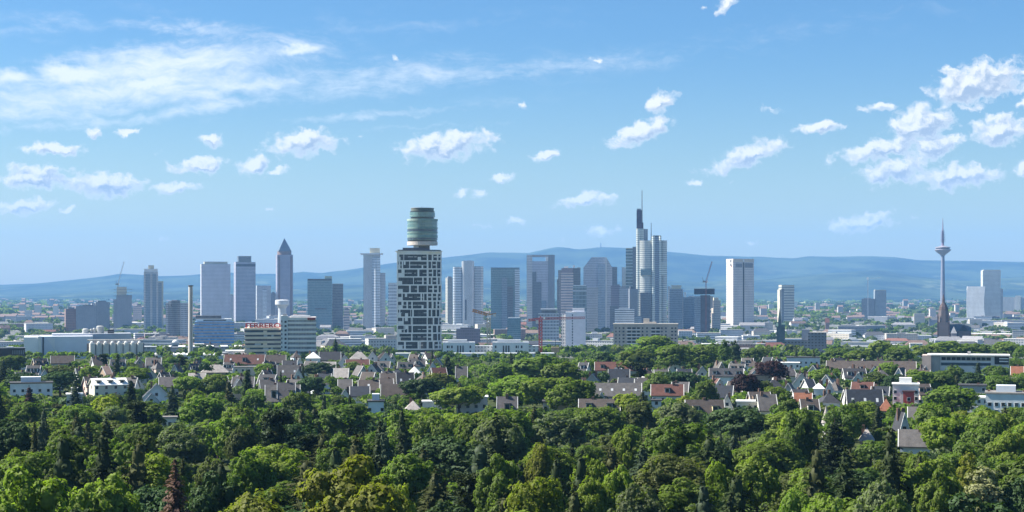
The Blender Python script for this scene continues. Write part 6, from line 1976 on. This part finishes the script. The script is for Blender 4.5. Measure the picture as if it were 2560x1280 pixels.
PRN = ['slate', 'brown', 'red', 'grey']
FRN = ['', 'bright roofed', 'dark roofed']

def low(px, d, w, dep, h, style, wi, ri, name, cat, rot=None, label=None):
    x = X(px, d)
    for (ax, ay, ar) in FOOT_:
        if math.hypot(ax - x, ay - d) < ar + w * .42: return None
    FOOT_.append((x, d, w * .42))
    rz = -math.atan2(x, d) + R(cr.uniform(-28, 28) if rot is None else rot)
    o = thing(name, None, cat, (x, d, zg(d)), rz)
    hw, hd = w / 2, dep / 2
    if style == 'flat':
        MB().box(-hw, hw, -hd, hd, -3, h - .6).build('wall', LF[wi], o)
        rf = MB().box(-hw - .3, hw + .3, -hd - .3, hd + .3, h - .6, h).build('roof', FR[ri], o)
        if cr.random() < .55:
            a = cr.uniform(-.6, .3) * hw
            MB().box(a, a + w * cr.uniform(.12, .3), -hd * .4, hd * .5, h, h + cr.uniform(1.6, 3.2)).build('roof_plant', cr.choice((PALE, CONC, STEEL)), rf)
        nm = f'{FRN[ri]} {LFN[wi]}'.strip()
    else:
        ev = h * .68
        m = MB().box(-hw, hw, -hd, hd, -3, ev)
        if style == 'gable':
            m.gable_wall(-hw, -hd, hd, ev, h - .3, -1); m.gable_wall(hw, -hd, hd, ev, h - .3, 1)
            m.build('wall', LF[wi], o)
            rf = MB().gable(-hw, hw, -hd, hd, ev, h - .3, .4).build('roof', PR[ri], o)
        else:
            m.build('wall', LF[wi], o)
            rf = MB().hip(-hw, hw, -hd, hd, ev, h, .4).build('roof', PR[ri], o)
        for i in range(cr.randrange(0, 3)):
            a = cr.uniform(-.7, .7) * hw
            MB().box(a - .7, a + .7, -.6, .6, h * .8, h + 1.5).build('chimney', CHIM, rf)
        nm = f'{LFN[wi]} {PRN[ri]} roofed'
    py = HY + (CZ - zg(d) - h) / d * F
    LOW.append(dict(o=o, px=px, py=py, base=f'{nm} {cat}', label=label))
    return o

# hand placed ones first: column, row of the roof, width in px, height m, style, wall, roof
for (px, py, wpx, h, st, wi, ri, lab) in [
    (1713, 827, 34, 20, 'flat', 0, 1, 'bright white apartment block right of the beige slab of flats'), (1718, 852, 42, 14, 'flat', 3, 0, 'white banded office block below the bright block beside the beige slab'),
    (1772, 832, 60, 18, 'flat', 3, 0, 'wide pale banded office block left of the tall poplar pair'), (1828, 824, 56, 18, 'flat', 3, 2, 'stepped grey banded office block above the tall poplar pair'), (1880, 806, 62, 20, 'gable', 0, 3, 'long pale gabled block at the foot of the pale stone tower'),
    (1922, 806, 20, 20, 'flat', 1, 2, 'slim tan block with flat overhanging roof left of the dark green church'), (1990, 846, 70, 15, 'flat', 3, 0, 'pale glass office block below the dark green church'), (2258, 806, 60, 16, 'hip', 1, 3, 'cream pavilion with pale hipped roof left of the cathedral'),
    (2298, 773, 26, 34, 'flat', 1, 0, 'tan cubic block left of the tv tower shaft'), (2270, 838, 112, 13, 'flat', 0, 1, 'long white roofed market hall left of the cathedral tower base'), (2130, 815, 70, 22, 'flat', 5, 2, 'slate grey office block in the right middle of the town'),
    (2068, 795, 10, 30, 'gable', 4, 2, 'slim red brick tower block among the right roofs'), (2345, 780, 44, 26, 'hip', 5, 0, 'dark roofed hall directly behind the cathedral spire'), (2465, 800, 90, 16, 'flat', 0, 1, 'wide white roofed hall at the foot of the bent tower'), (2540, 800, 70, 18, 'flat', 2, 0, 'wide grey hall right of the bent tower'),
    (2140, 848, 70, 11, 'flat', 0, 1, 'white roofed low hall above the tree row at the right'), (2290, 858, 30, 14, 'flat', 0, 1, 'white cube shaped house among the right trees'), (1860, 872, 24, 10, 'gable', 0, 3, 'white house in the bright cluster right of the poplar pair'),
    (1885, 858, 20, 11, 'gable', 0, 3, 'white gabled house at the top of the bright cluster'), (1905, 868, 26, 10, 'flat', 0, 1, 'flat white house at the right of the bright cluster'), (1930, 862, 22, 11, 'hip', 0, 3, 'pale hipped house left of the shaded slate flats'), (1845, 884, 30, 10, 'gable', 1, 2, 'cream red roofed house below the bright cluster'),
    (1880, 884, 24, 10, 'gable', 0, 0, 'white slate roofed house below the bright cluster'), (1590, 812, 40, 22, 'flat', 2, 0, 'grey flat block behind the left end of the beige slab'), (590, 838, 50, 16, 'flat', 2, 1, 'bright roofed grey block left of the office with red letters'), (820, 836, 60, 15, 'hip', 2, 3, 'grey hipped hall right of the curved office'),
    (880, 852, 70, 12, 'flat', 2, 0, 'long grey hall above the gable row'), (900, 826, 66, 14, 'flat', 3, 0, 'pale banded hall below the plate roofed tower'), (60, 808, 120, 14, 'flat', 4, 0, 'long low brick hall at the far left'), (95, 846, 90, 11, 'gable', 2, 3, 'grey gabled hall behind the white sheet clad wing'),
    (392, 834, 60, 16, 'flat', 4, 2, 'dark brick block below the stepped cap tower'), (440, 840, 40, 13, 'gable', 2, 1, 'grey brown roofed house left of the blue striped block')]:
    d = solve_d(py, h, 1500)
    low(px, d, wpx * d / F, min(20, max(9, wpx * d / F * .5)), h, st, wi, ri, 'town_block', 'town block', 4, lab)

n_try = 0
while len(LOW) < 262 and n_try < 6000:
    n_try += 1
    d = 1680 * (4700 / 1680) ** (cr.random() ** .85)
    px = cr.uniform(-40, 2600)
    if d < 2000 and (980 < px < 1400 or 1520 < px < 1700): continue
    u = cr.random()
    if u < .42: low(px, d, cr.uniform(24, 60), cr.uniform(13, 20), cr.uniform(12, 22), 'flat', cr.choices(range(6), [3, 2, 2, 3, .8, 1])[0], cr.choices(range(3), [2, 2, 2])[0], 'town_block', 'town block')
    elif u < .80: low(px, d, cr.uniform(16, 44), cr.uniform(11, 15), cr.uniform(13, 20), cr.choice(('gable', 'hip')), cr.choices(range(6), [3, 3, 2, 0, 1, .3])[0], cr.choices(range(4), [3, 2, 1.5, 2])[0], 'town_house', 'town house')
    else: low(px, d, cr.uniform(60, 120), cr.uniform(24, 40), cr.uniform(7, 13), 'flat', cr.choices(range(6), [2, 1, 2, 2, .6, .8])[0], cr.choices(range(3), [2, 3, 1])[0], 'town_hall_shed', 'low hall')

# the far edge of the town and the villages before the hills: too many to count
m_w, m_r, m_d = MB(), MB(), MB()
for i in range(1500):
    d = 4700 * (14500 / 4700) ** (cr.random() ** 1.25)
    px = cr.uniform(-60, 2620)
    if 1640 < px < 2200 and 10200 < d: continue
    x = X(px, d)
    w, h, dp = cr.uniform(14, 46), cr.uniform(6, 15), cr.uniform(10, 18)
    if cr.random() < .10: w *= 2.6; h *= .8
    if cr.random() < .06 and d < 9000: h = cr.uniform(20, 42); w = cr.uniform(14, 24)
    u = cr.random()
    mw = m_w if u < .62 else m_d
    mw.box(x - w / 2, x + w / 2, d - dp / 2, d + dp / 2, -2, h, False)
    if u > .3: m_r.gable(x - w / 2, x + w / 2, d - dp / 2, d + dp / 2, h, h + dp * .32, .3)
far_ = bpy.data.objects.new('distant_town', None)
COL.objects.link(far_)
tag(far_, kind='stuff')
m_w.build('walls', pm('far_white_walls', (.5, .49, .48), .8, .25, .003), far_)
m_d.build('grey_walls', pm('far_grey_walls', (.34, .33, .33), .8, .25, .003), far_)
m_r.build('roofs', roof_mat('far_roofs', (.24, .17, .15), 2.0), far_)

# ---------------------------------------------------------------- labels that tell repeats apart
ORD = ['', 'leftmost', 'second', 'third', 'fourth', 'fifth', 'sixth', 'seventh', 'eighth', 'ninth', 'tenth', 'eleventh', 'twelfth', 'thirteenth', 'fourteenth', 'fifteenth', 'sixteenth', 'seventeenth', 'eighteenth', 'nineteenth', 'twentieth']
LEAFN = {'mid': 'mid green', 'fresh': 'bright green', 'lime': 'lime green', 'yellow': 'yellow green', 'dark': 'dark green', 'grey': 'greyish green', 'silver': 'silvery', 'copper': 'purple', 'olive': 'olive', 'needle': 'blackish', 'needle2': 'olive', 'blue': 'bluish', 'dead': 'brown'}
LAND += [(440, 1215, 'the dead brown spruce'), (640, 1240, 'the yellow tree right of it'), (905, 1240, 'the largest yellow crown'), (385, 1165, 'the lime tree by the dead spruce'), (85, 1245, 'the bottom left corner'), (880, 1130, 'the big olive spruce'),
         (1180, 1140, 'the pale pointed conifer'), (1565, 1082, 'the small vivid lime crown'), (1695, 1165, 'the wide olive tree'), (2225, 1110, 'the very dark broad spruce'), (2455, 1215, 'the silvery poplar'), (2080, 1085, 'the layered cedar'),
         (838, 868, 'the pointed skyline spruce'), (290, 912, 'the joined silos'), (800, 935, 'the round very dark tree'), (620, 955, 'the egg shaped conifer'), (1055, 975, 'the big dark round tree'), (1640, 870, 'the beige slab of flats'), (1925, 930, 'the purple copper beech'),
         (1826, 880, 'the tall poplar pair'), (1350, 910, 'the red crane mast'), (2420, 900, 'the long school building'), (2050, 880, 'the shaded slate flats'), (1345, 1230, 'the bottom edge middle'), (1900, 1240, 'the lower right bottom edge')]
LAND[-24] = (640, 1240, 'the left yellow crown')
TLAND = [(215, 800, 'the slab cluster'), (310, 800, 'the unfinished slate tower'), (375, 800, 'the stepped cap tower'), (475, 850, 'the slim chimney'), (535, 830, 'the blue striped block'), (610, 810, 'the dark crowned tower'), (708, 800, 'the pointed tower'), (740, 850, 'the red letter office'),
         (800, 800, 'the teal slab'), (930, 810, 'the plate roofed tower'), (1045, 830, 'the round topped tower'), (1170, 800, 'the triple shaft tower'), (1262, 810, 'the mirror glass tower'), (1352, 810, 'the frame topped tower'), (1440, 830, 'the plain white block'), (1500, 810, 'the chamfered tower'),
         (1615, 850, 'the beige slab of flats'), (1692, 800, 'the dark blue tower'), (1765, 800, 'the unfinished dark core'), (1853, 800, 'the pale stone tower'), (1953, 810, 'the dark green church'), (2035, 850, 'the shaded slate flats'), (2190, 790, 'the far slate pair'), (2362, 810, 'the cathedral'),
         (2440, 795, 'the bent tower'), (120, 860, 'the pale factory block'), (280, 860, 'the joined silos'), (2540, 800, 'the far right slab'), (20, 820, 'the far left hall')]

def give_labels(items, lands, group):
    by = {}
    for it in items:
        it['o']['group'] = group(it)
        if it.get('label'):
            it['o']['label'] = it['label']
            continue
        px, py = it['px'], it['py']
        L = min(lands, key=lambda l: math.hypot(l[0] - px, (l[1] - py) * 1.3))
        dx, dy = px - L[0], py - L[1]
        rel = ('just left of' if dx < 0 else 'just right of') if abs(dx) > 1.1 * abs(dy) else ('below' if dy > 0 else 'above')
        if abs(dx) > 1.1 * abs(dy) and abs(dx) > 90: rel = rel.replace('just', 'well')
        by.setdefault(f"{it['base']} {rel} {L[2]}", []).append(it)
    for lab, its in by.items():
        if len(its) == 1:
            its[0]['o']['label'] = lab
            continue
        its.sort(key=lambda i: i['px'])
        for k_, it in enumerate(its, 1):
            it['o']['label'] = lab + (', leftmost' if k_ == 1 else ', rightmost' if k_ == len(its) else f', {ORD[min(k_, 20)]} from left')

for t_ in TREES:
    sz = ''
    t_['base'] = f"{sz}{LEAFN[t_['leaf']]} {'tree' if t_['kind'] in ('near', 'mid', 'far') else CATN[t_['kind']]}"
    t_['py'] += 12
give_labels(TREES, LAND, lambda it: CATN[it['kind']] + 's of the woods and gardens' if not CATN[it['kind']].endswith('spruce') else 'spruces of the woods and gardens')
give_labels(EXTRA, LAND, lambda it: 'houses of the near suburb')
give_labels(LOW, TLAND, lambda it: it['o']['category'] + 's of the low town')
# print('trees', len(TREES), 'broad', sum(t_['kind'] in ('near', 'mid', 'far') for t_ in TREES), 'dropped', len(DROP), 'low', len(LOW))
